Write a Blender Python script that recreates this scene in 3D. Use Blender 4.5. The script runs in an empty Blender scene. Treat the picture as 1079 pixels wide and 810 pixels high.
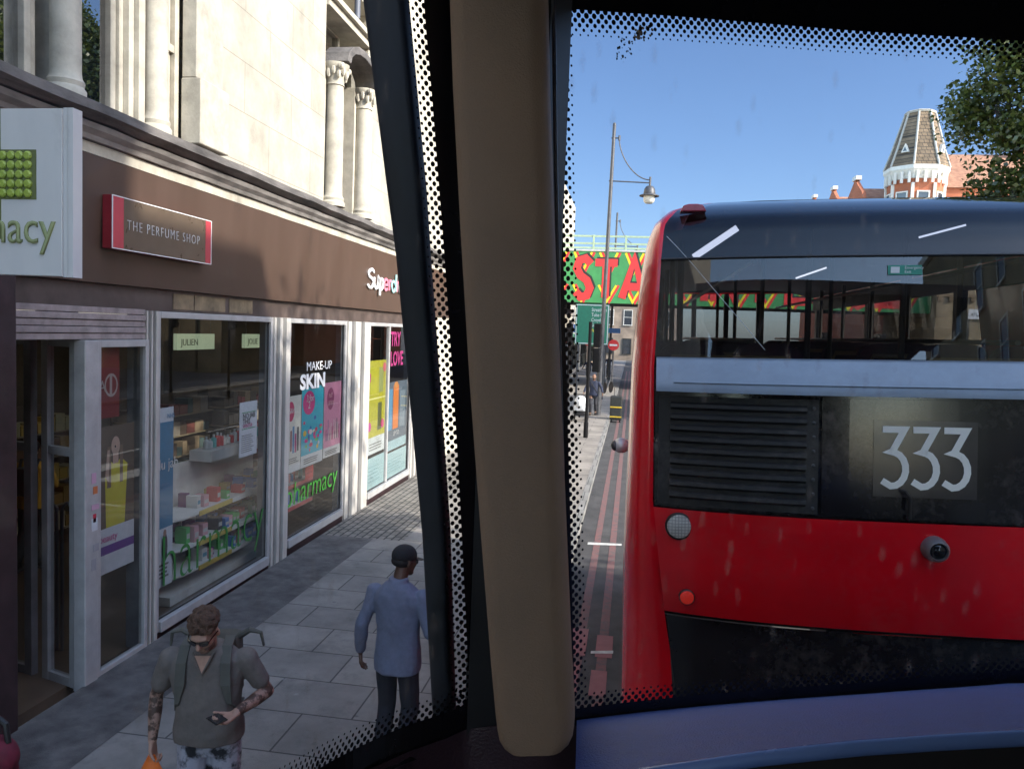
import bpy, bmesh, math, random
from mathutils import Vector, Matrix, Quaternion, noise
random.seed(7)
C = bpy.context.scene.collection
S = bpy.context.scene
PI = math.pi
R_ = math.radians
V = Vector

# ------------------------------------------------------------------ camera model
F, CX, CY, CAMH = 820.0, 539.5, 405.0, 3.6
CAMR = (Matrix.Rotation(R_(8.678), 3, 'Z') @ Matrix.Rotation(R_(90 - 3.897), 3, 'X') @ Matrix.Rotation(R_(2.2), 3, 'Z'))
def ray(px, py): return CAMR @ V(((px - CX) / F, -(py - CY) / F, -1))
def hit(px, py, ax, val):
    d = ray(px, py); o = V((0, 0, CAMH)); t = (val - o[ax]) / d[ax]
    return o + d * t
WX = -4.95                                   # plane of the shop front
def wl(px, py, x=WX): return hit(px, py, 0, x)

# ------------------------------------------------------------------ materials
def new_mat(name):
    m = bpy.data.materials.new(name); m.use_nodes = True
    nt = m.node_tree
    for n in list(nt.nodes): nt.nodes.remove(n)
    out = nt.nodes.new('ShaderNodeOutputMaterial')
    return m, nt, out
def N(nt, typ, **kw):
    n = nt.nodes.new(typ)
    for k, v in kw.items():
        if k.startswith('i_'):
            n.inputs[k[2:].replace('_', ' ')].default_value = v
        else: setattr(n, k, v)
    return n
def rgba(c, a=1.0): return (c[0], c[1], c[2], a)
def M(name, col, rough=.5, metal=0., var=.18, scale=6., bump=0., bscale=60., col2=None, spec=.5, emit=None, estr=0., coat=0., rvar=.12, thresh=None, stretch=None, dust=0., dust_col=(.26, .22, .20), dscale=26.):
    """principled material whose colour and roughness drift with noise"""
    m, nt, out = new_mat(name)
    p = N(nt, 'ShaderNodeBsdfPrincipled'); nt.links.new(p.outputs[0], out.inputs[0])
    tc = N(nt, 'ShaderNodeTexCoord'); src = tc.outputs['Object']
    if stretch:
        mp = N(nt, 'ShaderNodeMapping'); mp.inputs['Scale'].default_value = stretch
        nt.links.new(src, mp.inputs[0]); src = mp.outputs[0]
    n1 = N(nt, 'ShaderNodeTexNoise', i_Scale=scale, i_Detail=6., i_Roughness=.62)
    nt.links.new(src, n1.inputs['Vector'])
    rp = N(nt, 'ShaderNodeValToRGB')
    a = [max(0, c * (1 - var)) for c in col]; b = col2 if col2 else [min(1, c * (1 + var)) for c in col]
    lo, hi = thresh if thresh else (.3, .7)
    rp.color_ramp.elements[0].position = lo; rp.color_ramp.elements[1].position = hi
    rp.color_ramp.elements[0].color = rgba(a); rp.color_ramp.elements[1].color = rgba(b)
    nt.links.new(n1.outputs['Fac'], rp.inputs[0])
    if dust:
        dn = N(nt, 'ShaderNodeTexNoise', i_Scale=dscale, i_Detail=7., i_Roughness=.7); nt.links.new(tc.outputs['Object'], dn.inputs['Vector'])
        dl = N(nt, 'ShaderNodeTexNoise', i_Scale=2.3, i_Detail=4.); nt.links.new(tc.outputs['Object'], dl.inputs['Vector'])
        dm = N(nt, 'ShaderNodeMath', operation='MULTIPLY'); nt.links.new(dn.outputs['Fac'], dm.inputs[0]); nt.links.new(dl.outputs['Fac'], dm.inputs[1])
        dr = N(nt, 'ShaderNodeMapRange'); dr.inputs['From Min'].default_value = .24; dr.inputs['From Max'].default_value = .46; dr.inputs['To Max'].default_value = dust; nt.links.new(dm.outputs[0], dr.inputs['Value'])
        dx = N(nt, 'ShaderNodeMix', data_type='RGBA'); dx.inputs[7].default_value = rgba(dust_col); nt.links.new(dr.outputs[0], dx.inputs['Factor']); nt.links.new(rp.outputs[0], dx.inputs[6]); nt.links.new(dx.outputs[2], p.inputs['Base Color'])
    else: nt.links.new(rp.outputs[0], p.inputs['Base Color'])
    mr = N(nt, 'ShaderNodeMapRange'); mr.inputs['To Min'].default_value = max(.02, rough - rvar); mr.inputs['To Max'].default_value = min(1, rough + rvar)
    nt.links.new(n1.outputs['Fac'], mr.inputs['Value']); nt.links.new(mr.outputs[0], p.inputs['Roughness'])
    p.inputs['Metallic'].default_value = metal
    p.inputs['Specular IOR Level'].default_value = spec
    p.inputs['Coat Weight'].default_value = coat
    p.inputs['Coat Roughness'].default_value = .04
    if emit:
        p.inputs['Emission Color'].default_value = rgba(emit); p.inputs['Emission Strength'].default_value = estr
    if bump:
        n2 = N(nt, 'ShaderNodeTexNoise', i_Scale=bscale, i_Detail=4.)
        nt.links.new(src, n2.inputs['Vector'])
        bp = N(nt, 'ShaderNodeBump', i_Strength=bump, i_Distance=.02)
        nt.links.new(n2.outputs['Fac'], bp.inputs['Height']); nt.links.new(bp.outputs[0], p.inputs['Normal'])
    return m
def glass(name, tint=(.9, .95, .95), refl=1.0, dirt=0., dirt_col=(.5, .48, .45), spots=0., dscale=5., rough=0.0, base=.03):
    """thin pane: see-through with a Fresnel mirror, and dust on it"""
    m, nt, out = new_mat(name)
    t = N(nt, 'ShaderNodeBsdfTransparent'); t.inputs[0].default_value = rgba(tint)
    g = N(nt, 'ShaderNodeBsdfGlossy'); g.inputs['Roughness'].default_value = rough
    fc = N(nt, 'ShaderNodeLayerWeight', i_Blend=.5)
    pw_ = N(nt, 'ShaderNodeMath', operation='POWER'); pw_.inputs[1].default_value = 5; nt.links.new(fc.outputs['Facing'], pw_.inputs[0])
    lw = N(nt, 'ShaderNodeMath', operation='MULTIPLY_ADD'); lw.inputs[1].default_value = .957; lw.inputs[2].default_value = .043; nt.links.new(pw_.outputs[0], lw.inputs[0])
    mu = N(nt, 'ShaderNodeMath', operation='MULTIPLY_ADD', use_clamp=True); mu.inputs[1].default_value = refl; mu.inputs[2].default_value = base
    nt.links.new(lw.outputs[0], mu.inputs[0])
    mx = N(nt, 'ShaderNodeMixShader')
    nt.links.new(mu.outputs[0], mx.inputs[0]); nt.links.new(t.outputs[0], mx.inputs[1]); nt.links.new(g.outputs[0], mx.inputs[2])
    last = mx
    if dirt or spots:
        d = N(nt, 'ShaderNodeBsdfTranslucent'); d.inputs[0].default_value = rgba(dirt_col)
        tc = N(nt, 'ShaderNodeTexCoord')
        n1 = N(nt, 'ShaderNodeTexNoise', i_Scale=dscale, i_Detail=8., i_Roughness=.7)
        nt.links.new(tc.outputs['Object'], n1.inputs['Vector'])
        r1 = N(nt, 'ShaderNodeMapRange'); r1.inputs['From Min'].default_value = .42; r1.inputs['From Max'].default_value = .8; r1.inputs['To Max'].default_value = dirt
        nt.links.new(n1.outputs['Fac'], r1.inputs['Value'])
        mpv = N(nt, 'ShaderNodeMapping'); mpv.inputs['Scale'].default_value = (1, 1, .42); nt.links.new(tc.outputs['Object'], mpv.inputs[0]); vo = N(nt, 'ShaderNodeTexVoronoi', i_Scale=dscale * 4.2)
        nz = N(nt, 'ShaderNodeTexNoise', i_Scale=dscale * 22, i_Detail=3.)
        nt.links.new(tc.outputs['Object'], nz.inputs['Vector'])
        ad = N(nt, 'ShaderNodeMath', operation='MULTIPLY_ADD'); ad.inputs[1].default_value = .35
        nt.links.new(nz.outputs['Fac'], ad.inputs[0]); nt.links.new(vo.outputs['Distance'], ad.inputs[2])
        nt.links.new(mpv.outputs[0], vo.inputs['Vector'])
        r2 = N(nt, 'ShaderNodeMapRange'); r2.inputs['From Min'].default_value = .22; r2.inputs['From Max'].default_value = .47; r2.inputs['To Min'].default_value = spots; r2.inputs['To Max'].default_value = 0
        nt.links.new(ad.outputs[0], r2.inputs['Value'])
        # only some cells carry a speck
        cr = N(nt, 'ShaderNodeSeparateColor'); nt.links.new(vo.outputs['Color'], cr.inputs[0])
        gt = N(nt, 'ShaderNodeMath', operation='GREATER_THAN'); gt.inputs[1].default_value = .5
        nt.links.new(cr.outputs[0], gt.inputs[0])
        ml = N(nt, 'ShaderNodeMath', operation='MULTIPLY'); nt.links.new(gt.outputs[0], ml.inputs[0]); nt.links.new(r2.outputs[0], ml.inputs[1])
        sm = N(nt, 'ShaderNodeMath', operation='ADD', use_clamp=True); nt.links.new(r1.outputs[0], sm.inputs[0]); nt.links.new(ml.outputs[0], sm.inputs[1])
        m2 = N(nt, 'ShaderNodeMixShader'); nt.links.new(sm.outputs[0], m2.inputs[0]); nt.links.new(last.outputs[0], m2.inputs[1]); nt.links.new(d.outputs[0], m2.inputs[2])
        last = m2
    nt.links.new(last.outputs[0], out.inputs[0])
    return m
def bricks(name, c1, c2, mortar, bw, bh, ms=.01, axes='xz', rough=.85, bump=.4, offset=.5, grime=.35, gscale=1.2, spec=.3, gum=0.):
    """brick / slab pattern laid in object space"""
    m, nt, out = new_mat(name)
    p = N(nt, 'ShaderNodeBsdfPrincipled', i_Roughness=rough); nt.links.new(p.outputs[0], out.inputs[0])
    p.inputs['Specular IOR Level'].default_value = spec
    tc = N(nt, 'ShaderNodeTexCoord'); sp = N(nt, 'ShaderNodeSeparateXYZ'); cb = N(nt, 'ShaderNodeCombineXYZ')
    nt.links.new(tc.outputs['Object'], sp.inputs[0])
    if axes == 'hz':                        # any upright wall: x+y along, z up
        ad = N(nt, 'ShaderNodeMath', operation='ADD'); nt.links.new(sp.outputs[0], ad.inputs[0]); nt.links.new(sp.outputs[1], ad.inputs[1])
        nt.links.new(ad.outputs[0], cb.inputs[0]); nt.links.new(sp.outputs[2], cb.inputs[1])
    else:
        nt.links.new(sp.outputs['xyz'.index(axes[0])], cb.inputs[0]); nt.links.new(sp.outputs['xyz'.index(axes[1])], cb.inputs[1])
    b = N(nt, 'ShaderNodeTexBrick', offset=offset)
    b.inputs['Scale'].default_value = 1.0; b.inputs['Brick Width'].default_value = bw; b.inputs['Row Height'].default_value = bh
    b.inputs['Mortar Size'].default_value = ms; b.inputs['Mortar Smooth'].default_value = .15; b.inputs['Bias'].default_value = 0
    b.inputs['Color1'].default_value = rgba(c1); b.inputs['Color2'].default_value = rgba(c2); b.inputs['Mortar'].default_value = rgba(mortar)
    nt.links.new(cb.outputs[0], b.inputs['Vector'])
    n1 = N(nt, 'ShaderNodeTexNoise', i_Scale=gscale, i_Detail=9., i_Roughness=.68); nt.links.new(tc.outputs['Object'], n1.inputs['Vector'])
    mr = N(nt, 'ShaderNodeMapRange'); mr.inputs['From Min'].default_value = .3; mr.inputs['From Max'].default_value = .7
    mr.inputs['To Min'].default_value = 1 - grime; mr.inputs['To Max'].default_value = 1 + grime * .5
    nt.links.new(n1.outputs['Fac'], mr.inputs['Value'])
    mx = N(nt, 'ShaderNodeVectorMath', operation='SCALE'); nt.links.new(b.outputs['Color'], mx.inputs[0]); nt.links.new(mr.outputs[0], mx.inputs['Scale'])
    csrc = mx.outputs[0]
    if gum:
        vo = N(nt, 'ShaderNodeTexVoronoi', i_Scale=3.4); nt.links.new(tc.outputs['Object'], vo.inputs['Vector'])
        nz = N(nt, 'ShaderNodeTexNoise', i_Scale=30.); nt.links.new(tc.outputs['Object'], nz.inputs['Vector'])
        ad = N(nt, 'ShaderNodeMath', operation='MULTIPLY_ADD'); ad.inputs[1].default_value = .10; nt.links.new(nz.outputs['Fac'], ad.inputs[0]); nt.links.new(vo.outputs['Distance'], ad.inputs[2])
        r2 = N(nt, 'ShaderNodeMapRange'); r2.inputs['From Min'].default_value = .10; r2.inputs['From Max'].default_value = .16; r2.inputs['To Min'].default_value = gum; r2.inputs['To Max'].default_value = 0; nt.links.new(ad.outputs[0], r2.inputs['Value'])
        sc = N(nt, 'ShaderNodeSeparateColor'); nt.links.new(vo.outputs['Color'], sc.inputs[0])
        cr = N(nt, 'ShaderNodeValToRGB'); cr.color_ramp.elements[0].color = (.05, .05, .05, 1); cr.color_ramp.elements[1].color = (.36, .35, .33, 1); nt.links.new(sc.outputs[1], cr.inputs[0])
        dx = N(nt, 'ShaderNodeMix', data_type='RGBA'); nt.links.new(r2.outputs[0], dx.inputs['Factor']); nt.links.new(csrc, dx.inputs[6]); nt.links.new(cr.outputs[0], dx.inputs[7])
        n5 = N(nt, 'ShaderNodeTexNoise', i_Scale=2.7, i_Detail=9., i_Roughness=.75); nt.links.new(tc.outputs['Object'], n5.inputs['Vector'])
        r5 = N(nt, 'ShaderNodeMapRange'); r5.inputs['From Min'].default_value = .52; r5.inputs['From Max'].default_value = .74; r5.inputs['To Max'].default_value = .55; nt.links.new(n5.outputs['Fac'], r5.inputs['Value'])
        d5 = N(nt, 'ShaderNodeMix', data_type='RGBA'); d5.inputs[7].default_value = (.075, .072, .07, 1); nt.links.new(r5.outputs[0], d5.inputs['Factor']); nt.links.new(dx.outputs[2], d5.inputs[6]); csrc = d5.outputs[2]
    nt.links.new(csrc, p.inputs['Base Color'])
    bp = N(nt, 'ShaderNodeBump', i_Strength=bump, i_Distance=.012); bp.invert = True
    nt.links.new(b.outputs['Fac'], bp.inputs['Height'])
    n2 = N(nt, 'ShaderNodeTexNoise', i_Scale=90., i_Detail=4.); nt.links.new(tc.outputs['Object'], n2.inputs['Vector'])
    b2 = N(nt, 'ShaderNodeBump', i_Strength=.18, i_Distance=.01); nt.links.new(n2.outputs['Fac'], b2.inputs['Height']); nt.links.new(bp.outputs[0], b2.inputs['Normal'])
    nt.links.new(b2.outputs[0], p.inputs['Normal'])
    return m

# ------------------------------------------------------------------ object helpers
MW = {}
def thing(name, label, cat, loc=(0, 0, 0), rot=(0, 0, 0), group=None):
    o = bpy.data.objects.new(name, None); C.objects.link(o)
    o.empty_display_size = .2
    o.location = loc; o.rotation_euler = rot
    o['label'] = label; o['category'] = cat
    if group: o['group'] = group
    from mathutils import Euler
    MW[o.name] = Matrix.Translation(V(loc)) @ Euler(rot).to_matrix().to_4x4()
    return o
def tag(o, label, cat, group=None):
    o['label'] = label; o['category'] = cat
    if group: o['group'] = group
    return o
class MB:
    def __init__(s): s.bm = bmesh.new()
    def quad(s, *pts, mi=0):
        f = s.bm.faces.new([s.bm.verts.new(p) for p in pts]); f.material_index = mi; return f
    def poly(s, pts, mi=0): return s.quad(*pts, mi=mi)
    def box(s, lo, hi, mi=0, mat=None, bev=0):
        lo, hi = V(lo), V(hi)
        x0, y0, z0 = min(lo.x, hi.x), min(lo.y, hi.y), min(lo.z, hi.z); x1, y1, z1 = max(lo.x, hi.x), max(lo.y, hi.y), max(lo.z, hi.z)
        c = [V((x0, y0, z0)), V((x1, y0, z0)), V((x1, y1, z0)), V((x0, y1, z0)), V((x0, y0, z1)), V((x1, y0, z1)), V((x1, y1, z1)), V((x0, y1, z1))]
        if mat: c = [mat @ p for p in c]
        vs = [s.bm.verts.new(p) for p in c]
        fs = []
        for idx in ((3, 2, 1, 0), (4, 5, 6, 7), (0, 1, 5, 4), (1, 2, 6, 5), (2, 3, 7, 6), (3, 0, 4, 7)):
            f = s.bm.faces.new([vs[i] for i in idx]); f.material_index = mi; fs.append(f)
        if bev:
            es = list({e for f in fs for e in f.edges})
            r = bmesh.ops.bevel(s.bm, geom=es, offset=bev, segments=2, affect='EDGES', profile=.5)
            for f in r['faces']: f.material_index = mi
        return s
    def prism(s, pts, h, mi=0):
        """closed polygon (3-D points) swept along vector h"""
        h = V(h); a = [s.bm.verts.new(p) for p in pts]; b = [s.bm.verts.new(V(p) + h) for p in pts]
        n = len(pts)
        for f in (s.bm.faces.new(a[::-1]), s.bm.faces.new(b)): f.material_index = mi
        for i in range(n):
            f = s.bm.faces.new((a[i], a[(i + 1) % n], b[(i + 1) % n], b[i])); f.material_index = mi
        return s
    def rings(s, rs, close=True, cap=True, mi=0):
        """loft between rings of equal vertex count"""
        vv = [[s.bm.verts.new(p) for p in r] for r in rs]
        n = len(vv[0])
        for a, b in zip(vv, vv[1:]):
            for i in range(n if close else n - 1):
                f = s.bm.faces.new((a[i], a[(i + 1) % n], b[(i + 1) % n], b[i])); f.material_index = mi
        if cap and close:
            s.bm.faces.new(vv[0][::-1]).material_index = mi; s.bm.faces.new(vv[-1]).material_index = mi
        return s
    def tube(s, pts, r, seg=10, mi=0, cap=True):
        pts = [V(p) for p in pts]; rr = r if isinstance(r, (list, tuple)) else [r] * len(pts)
        rs = []; up = None
        for i, p in enumerate(pts):
            d = (pts[min(i + 1, len(pts) - 1)] - pts[max(i - 1, 0)]).normalized()
            if up is None: up = V((0, 0, 1)) if abs(d.z) < .9 else V((1, 0, 0))
            a = d.cross(up).normalized(); b = a.cross(d).normalized(); up = b
            rs.append([p + (a * math.cos(2 * PI * k / seg) + b * math.sin(2 * PI * k / seg)) * rr[i] for k in range(seg)])
        return s.rings(rs, cap=cap, mi=mi)
    def lathe(s, prof, c=(0, 0, 0), seg=16, mi=0, axis='z'):
        c = V(c); rs = []
        for r, h in prof:
            ring = []
            for k in range(seg):
                a = 2 * PI * k / seg
                q = V((r * math.cos(a), r * math.sin(a), h))
                if axis == 'y': q = V((q.x, h, q.y))
                elif axis == 'x': q = V((h, q.x, q.y))
                ring.append(c + q)
            rs.append(ring)
        return s.rings(rs, mi=mi)
    def ell(s, c, r, rot=None, seg=14, mi=0):
        c = V(c); r = V(r) if not isinstance(r, (int, float)) else V((r, r, r)); rs = []
        for i in range(1, seg):
            t = PI * i / seg
            ring = []
            for k in range(seg):
                a = 2 * PI * k / seg
                q = V((r.x * math.sin(t) * math.cos(a), r.y * math.sin(t) * math.sin(a), -r.z * math.cos(t)))
                ring.append(c + (rot @ q if rot else q))
            rs.append(ring)
        return s.rings(rs, mi=mi)
    def cap(s, a, b, ra, rb=None, seg=12, mi=0):
        """tapered capsule"""
        a, b = V(a), V(b); rb = ra if rb is None else rb
        d = (b - a); L = d.length
        if L < 1e-6: return s.ell(a, ra)
        d /= L; u = d.cross(V((0, 0, 1)) if abs(d.z) < .9 else V((1, 0, 0))).normalized(); w = d.cross(u)
        rs = []
        prof = [(ra * math.sin(t), -ra * math.cos(t)) for t in (.35, .8, 1.2)] + [(ra, 0), (rb, L)] + [(rb * math.cos(t), L + rb * math.sin(t)) for t in (.37, .77, 1.22)]
        for r, h in prof:
            rs.append([a + d * h + (u * math.cos(2 * PI * k / seg) + w * math.sin(2 * PI * k / seg)) * r for k in range(seg)])
        return s.rings(rs, mi=mi)
    def ribbon(s, pts, w, fn, mi=0, closed=False):
        """flat stroke of width w along 2-D points, mapped by fn(u,v)"""
        P = [V((p[0], p[1], 0)) for p in pts]; n = len(P); L = []; Rr = []
        for i in range(n):
            a = P[max(i - 1, 0)]; b = P[min(i + 1, n - 1)]
            d0 = (P[i] - a).normalized() if i > 0 else None; d1 = (b - P[i]).normalized() if i < n - 1 else None
            d = (d0 + d1).normalized() if d0 and d1 and (d0 + d1).length > 1e-4 else (d0 or d1)
            nr = V((-d.y, d.x, 0)); k = 1.0
            if d0 and d1:
                cs = max(.45, nr.dot(V((-d1.y, d1.x, 0)))); k = 1 / cs
            L.append(P[i] + nr * w / 2 * k); Rr.append(P[i] - nr * w / 2 * k)
        lv = [s.bm.verts.new(fn(p.x, p.y)) for p in L]; rv = [s.bm.verts.new(fn(p.x, p.y)) for p in Rr]
        for i in range(n - 1):
            s.bm.faces.new((rv[i], rv[i + 1], lv[i + 1], lv[i])).material_index = mi
        return s
    def grid(s, fn, us, vs, mi=0):
        g = [[s.bm.verts.new(fn(u, v)) for u in us] for v in vs]
        for j in range(len(vs) - 1):
            for i in range(len(us) - 1):
                s.bm.faces.new((g[j][i], g[j][i + 1], g[j + 1][i + 1], g[j + 1][i])).material_index = mi
        return s
    def build(s, name, mat, parent=None, smooth=False, world=True, bevel=0, origin=True, recalc=True):
        me = bpy.data.meshes.new(name)
        if recalc: bmesh.ops.recalc_face_normals(s.bm, faces=s.bm.faces)
        o = bpy.data.objects.new(name, me); C.objects.link(o)
        if parent is not None:
            o.parent = parent; MW[o.name] = MW[parent.name].copy()
            if world: s.bm.transform(MW[parent.name].inverted())
        else:
            MW[o.name] = Matrix.Identity(4)
            if origin and len(s.bm.verts):
                xs = [v.co.x for v in s.bm.verts]; ys = [v.co.y for v in s.bm.verts]; zs = [v.co.z for v in s.bm.verts]
                b = V(((min(xs) + max(xs)) / 2, (min(ys) + max(ys)) / 2, min(zs)))
                s.bm.transform(Matrix.Translation(-b)); o.location = b; MW[o.name] = Matrix.Translation(b)
        s.bm.to_mesh(me); s.bm.free()
        for mm in (mat if isinstance(mat, (list, tuple)) else [mat]): me.materials.append(mm)
        if smooth:
            for p in me.polygons: p.use_smooth = True
            if smooth != 'all':
                try: me.set_sharp_from_angle(angle=R_(38))
                except Exception: pass
        if bevel:
            bv = o.modifiers.new('bevel', 'BEVEL'); bv.width = bevel; bv.segments = 2; bv.limit_method = 'ANGLE'; bv.angle_limit = R_(40)
        return o
def struct(name, mb, mat, **kw):
    o = mb.build(name, mat, origin=False, **kw); o['kind'] = 'structure'; return o
def mesh_copy(o, parent):
    c = o.copy(); C.objects.link(c); c.parent = parent; MW[c.name] = MW[parent.name].copy() if parent else Matrix.Identity(4)
    return c
def dup(root, loc, rot=None, label=None, group=None, scale=None):
    r = root.copy(); C.objects.link(r); r.location = loc
    if rot is not None: r.rotation_euler = rot
    if scale: r.scale = scale
    if label: r['label'] = label
    if group: r['group'] = group
    MW[r.name] = Matrix.Translation(V(loc))
    for ch in list(root.children):
        c = ch.copy(); C.objects.link(c); c.parent = r
        for g in list(ch.children):
            d = g.copy(); C.objects.link(d); d.parent = c
    return r
def text(name, s, size, origin, ux, uy, mat, parent=None, ext=.002, xs=1.0, align='LEFT', spacing=1.0, shear=0., world=True, bold=0.):
    """lettering as mesh: origin = baseline start, ux / uy = reading and up directions"""
    cu = bpy.data.curves.new(name, 'FONT'); cu.body = s; cu.size = size; cu.extrude = ext; cu.align_x = align; cu.space_character = spacing; cu.shear = shear
    cu.offset = bold; cu.resolution_u = 3
    t = bpy.data.objects.new(name, cu); WS.collection.objects.link(t)
    dg = wdg()
    me = bpy.data.meshes.new_from_object(t.evaluated_get(dg)); bpy.data.objects.remove(t); bpy.data.curves.remove(cu)
    ux, uy = V(ux).normalized(), V(uy).normalized(); un = ux.cross(uy)
    mt = Matrix(((ux.x * xs, uy.x, un.x, origin[0]), (ux.y * xs, uy.y, un.y, origin[1]), (ux.z * xs, uy.z, un.z, origin[2]), (0, 0, 0, 1)))
    if parent is not None and world: mt = MW[parent.name].inverted() @ mt
    me.transform(mt); me.name = name
    me.materials.clear(); me.materials.append(mat)
    o = bpy.data.objects.new(name, me); C.objects.link(o)
    if parent is not None: o.parent = parent; MW[o.name] = MW[parent.name].copy()
    return o
def blob(name, mb, voxel, mats, parent=None, smooth=4, paint=None, fac=.5, world=False, recalc=True):
    """closed primitives fused into one continuous skin"""
    me = bpy.data.meshes.new(name); bmesh.ops.recalc_face_normals(mb.bm, faces=mb.bm.faces); mb.bm.to_mesh(me); mb.bm.free()
    t = bpy.data.objects.new(name, me); WS.collection.objects.link(t)
    r = t.modifiers.new('fuse', 'REMESH'); r.mode = 'VOXEL'; r.voxel_size = voxel
    if smooth:
        k = t.modifiers.new('relax', 'SMOOTH'); k.factor = fac; k.iterations = smooth
    dg = wdg()
    m2 = bpy.data.meshes.new_from_object(t.evaluated_get(dg)); bpy.data.objects.remove(t); bpy.data.meshes.remove(me)
    m2.name = name; m2.materials.clear()
    for mm in (mats if isinstance(mats, (list, tuple)) else [mats]): m2.materials.append(mm)
    for p in m2.polygons:
        p.use_smooth = True
        p.material_index = paint(p.center) if paint else 0
    o = bpy.data.objects.new(name, m2); C.objects.link(o)
    if parent is not None: o.parent = parent; MW[o.name] = MW[parent.name].copy()
    return o
WS = bpy.data.scenes.new('workshop')
def wdg():
    WS.view_layers[0].update(); return WS.view_layers[0].depsgraph
def rrect(cx, cy, hx, hy, r, n=4):
    out = []
    for sx, sy, a0 in ((1, 1, 0), (-1, 1, 90), (-1, -1, 180), (1, -1, 270)):
        for k in range(n + 1):
            a = R_(a0 + 90 * k / n)
            out.append((cx + sx * (hx - r) + r * math.cos(a), cy + sy * (hy - r) + r * math.sin(a)))
    return out

# ------------------------------------------------------------------ palette
m_road = M('asphalt', (.055, .054, .055), .85, var=.45, scale=2.2, bump=.5, bscale=130)
m_flag = bricks('flagstones', (.295, .27, .24), (.235, .215, .195), (.085, .08, .075), .92, .64, .009, 'xy', grime=.4, gscale=.9, gum=.6)
m_sett = bricks('granite_setts', (.27, .245, .21), (.19, .175, .155), (.05, .05, .05), .23, .125, .014, 'yx', bump=.8, grime=.45, gscale=3)
m_tar = M('patched_tarmac', (.11, .10, .095), .9, var=.45, scale=5, bump=.6, bscale=110)
m_kerb = bricks('granite_kerb', (.26, .25, .24), (.2, .2, .19), (.06, .06, .06), .16, .9, .008, 'xy', grime=.35)
m_redline = M('red_road_paint', (.28, .12, .115), .8, var=.35, scale=9, col2=(.11, .085, .085), thresh=(.40, .62))
m_white_line = M('white_road_paint', (.5, .5, .48), .75, var=.3, scale=14)
m_stone = bricks('painted_stone', (.465, .435, .37), (.43, .40, .335), (.29, .265, .22), 1.35, .62, .006, 'yz', rough=.8, bump=.2, grime=.34, gscale=1.1)
m_trim = M('stone_trim', (.43, .40, .335), .8, var=.25, scale=4, bump=.12, bscale=40)
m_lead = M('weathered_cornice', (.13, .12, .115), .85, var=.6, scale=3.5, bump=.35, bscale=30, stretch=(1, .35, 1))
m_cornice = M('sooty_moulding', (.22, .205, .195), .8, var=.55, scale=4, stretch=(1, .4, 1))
m_fascia = M('brown_fascia', (.076, .048, .036), .36, var=.15, scale=2.2, rvar=.12, stretch=(1, 1, .28))
m_lintel = M('brown_lintel', (.075, .055, .048), .5, var=.45, scale=3.5)
m_alu = M('white_aluminium', (.40, .395, .395), .42, var=.16, scale=5, metal=.15)
m_alu_d = M('grey_aluminium', (.20, .20, .21), .4, var=.2, scale=5, metal=.3)
m_pier = M('pier_metal', (.45, .43, .40), .45, var=.22, scale=6, stretch=(1, 1, .25))
m_shutter = M('shutter_metal', (.27, .225, .22), .8, var=.35, scale=6)
m_dkpillar = M('dark_red_pillar', (.030, .016, .018), .5, var=.5, scale=7)
m_shopglass = glass('shop_glass', (.80, .82, .81), 1.45, dirt=.02, spots=0, base=.02)
m_upglass = glass('sash_glass', (.45, .5, .55), 2.6, base=.42)
m_busglass = glass('bus_rear_glass', (.42, .42, .44), 1.6, dirt=.07, spots=.07, dscale=4, base=.02)
m_busglass2 = glass('bus_side_glass', (.62, .64, .66), .35, base=.0)
m_ownglass = glass('own_windscreen_glass', (.985, .99, .99), .12, dirt=.03, spots=.17, dscale=6.5, dirt_col=(.50, .48, .47), base=0)
m_ownside = glass('own_side_glass', (.96, .97, .97), .12, dirt=.03, spots=.17, dscale=6, dirt_col=(.40, .37, .35), base=0)
m_black = M('black_rubber', (.012, .011, .012), .45, var=.3)
m_frit = M('black_frit', (.006, .005, .007), .25, var=.2)
m_red = M('bus_red_paint', (.80, .003, .012), .24, dust=.10, var=.12, scale=2.5, coat=.35, rvar=.05, spec=.4)
m_bumper = M('black_gloss_panel', (.012, .011, .013), .14, dust=.30, var=.3, scale=3, rvar=.05)
m_grille = M('black_grille', (.014, .014, .016), .5, dust=.25, var=.4, scale=12)
m_fairing = M('dark_tinted_fairing', (.020, .022, .030), .07, var=.2, rvar=.02, spec=.9, coat=.6)
m_ledge = M('grey_window_ledge', (.27, .335, .43), .42, dust=.15, var=.10, scale=9)
m_white = M('white_paint', (.78, .78, .78), .5, var=.06)
m_offwhite = M('sign_white', (.60, .585, .57), .55, var=.08, scale=2, stretch=(1, 1, .3))
m_steel = M('grey_post_paint', (.085, .085, .09), .5, var=.25, metal=.3)
m_dkgreen = M('green_sign_face', (.02, .20, .12), .5, var=.1)
# ================================================================== THE SETTING
b = MB(); b.quad((-400, -300, -.02), (400, -300, -.02), (400, 600, -.02), (-400, 600, -.02)); struct('ground', b, m_tar)
b = MB(); b.quad((-.78, -60, 0), (11.0, -60, 0), (11.0, 160, 0), (-.78, 160, 0))
b.quad((11.0, 4.5, 0), (60, 4.5, 0), (60, 12.5, 0), (11.0, 12.5, 0)); struct('road', b, m_road)
b = MB(); b.box((-4.95, -30, -.05), (-.92, 110, .12)); struct('pavement', b, m_flag)
b = MB(); b.box((-.92, -30, -.05), (-.78, 110, .125)); struct('kerb', b, m_kerb)
b = MB(); b.box((11.0, -30, -.05), (14.4, 4.3, .12)); b.box((11.0, 12.7, -.05), (14.4, 110, .12)); struct('pavement_opposite', b, m_flag)
b = MB(); b.quad((-4.94, 4.2, .124), (-4.12, 4.2, .124), (-4.05, 12.1, .124), (-4.94, 12.1, .124)); struct('tarmac_strip', b, m_tar)
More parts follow.
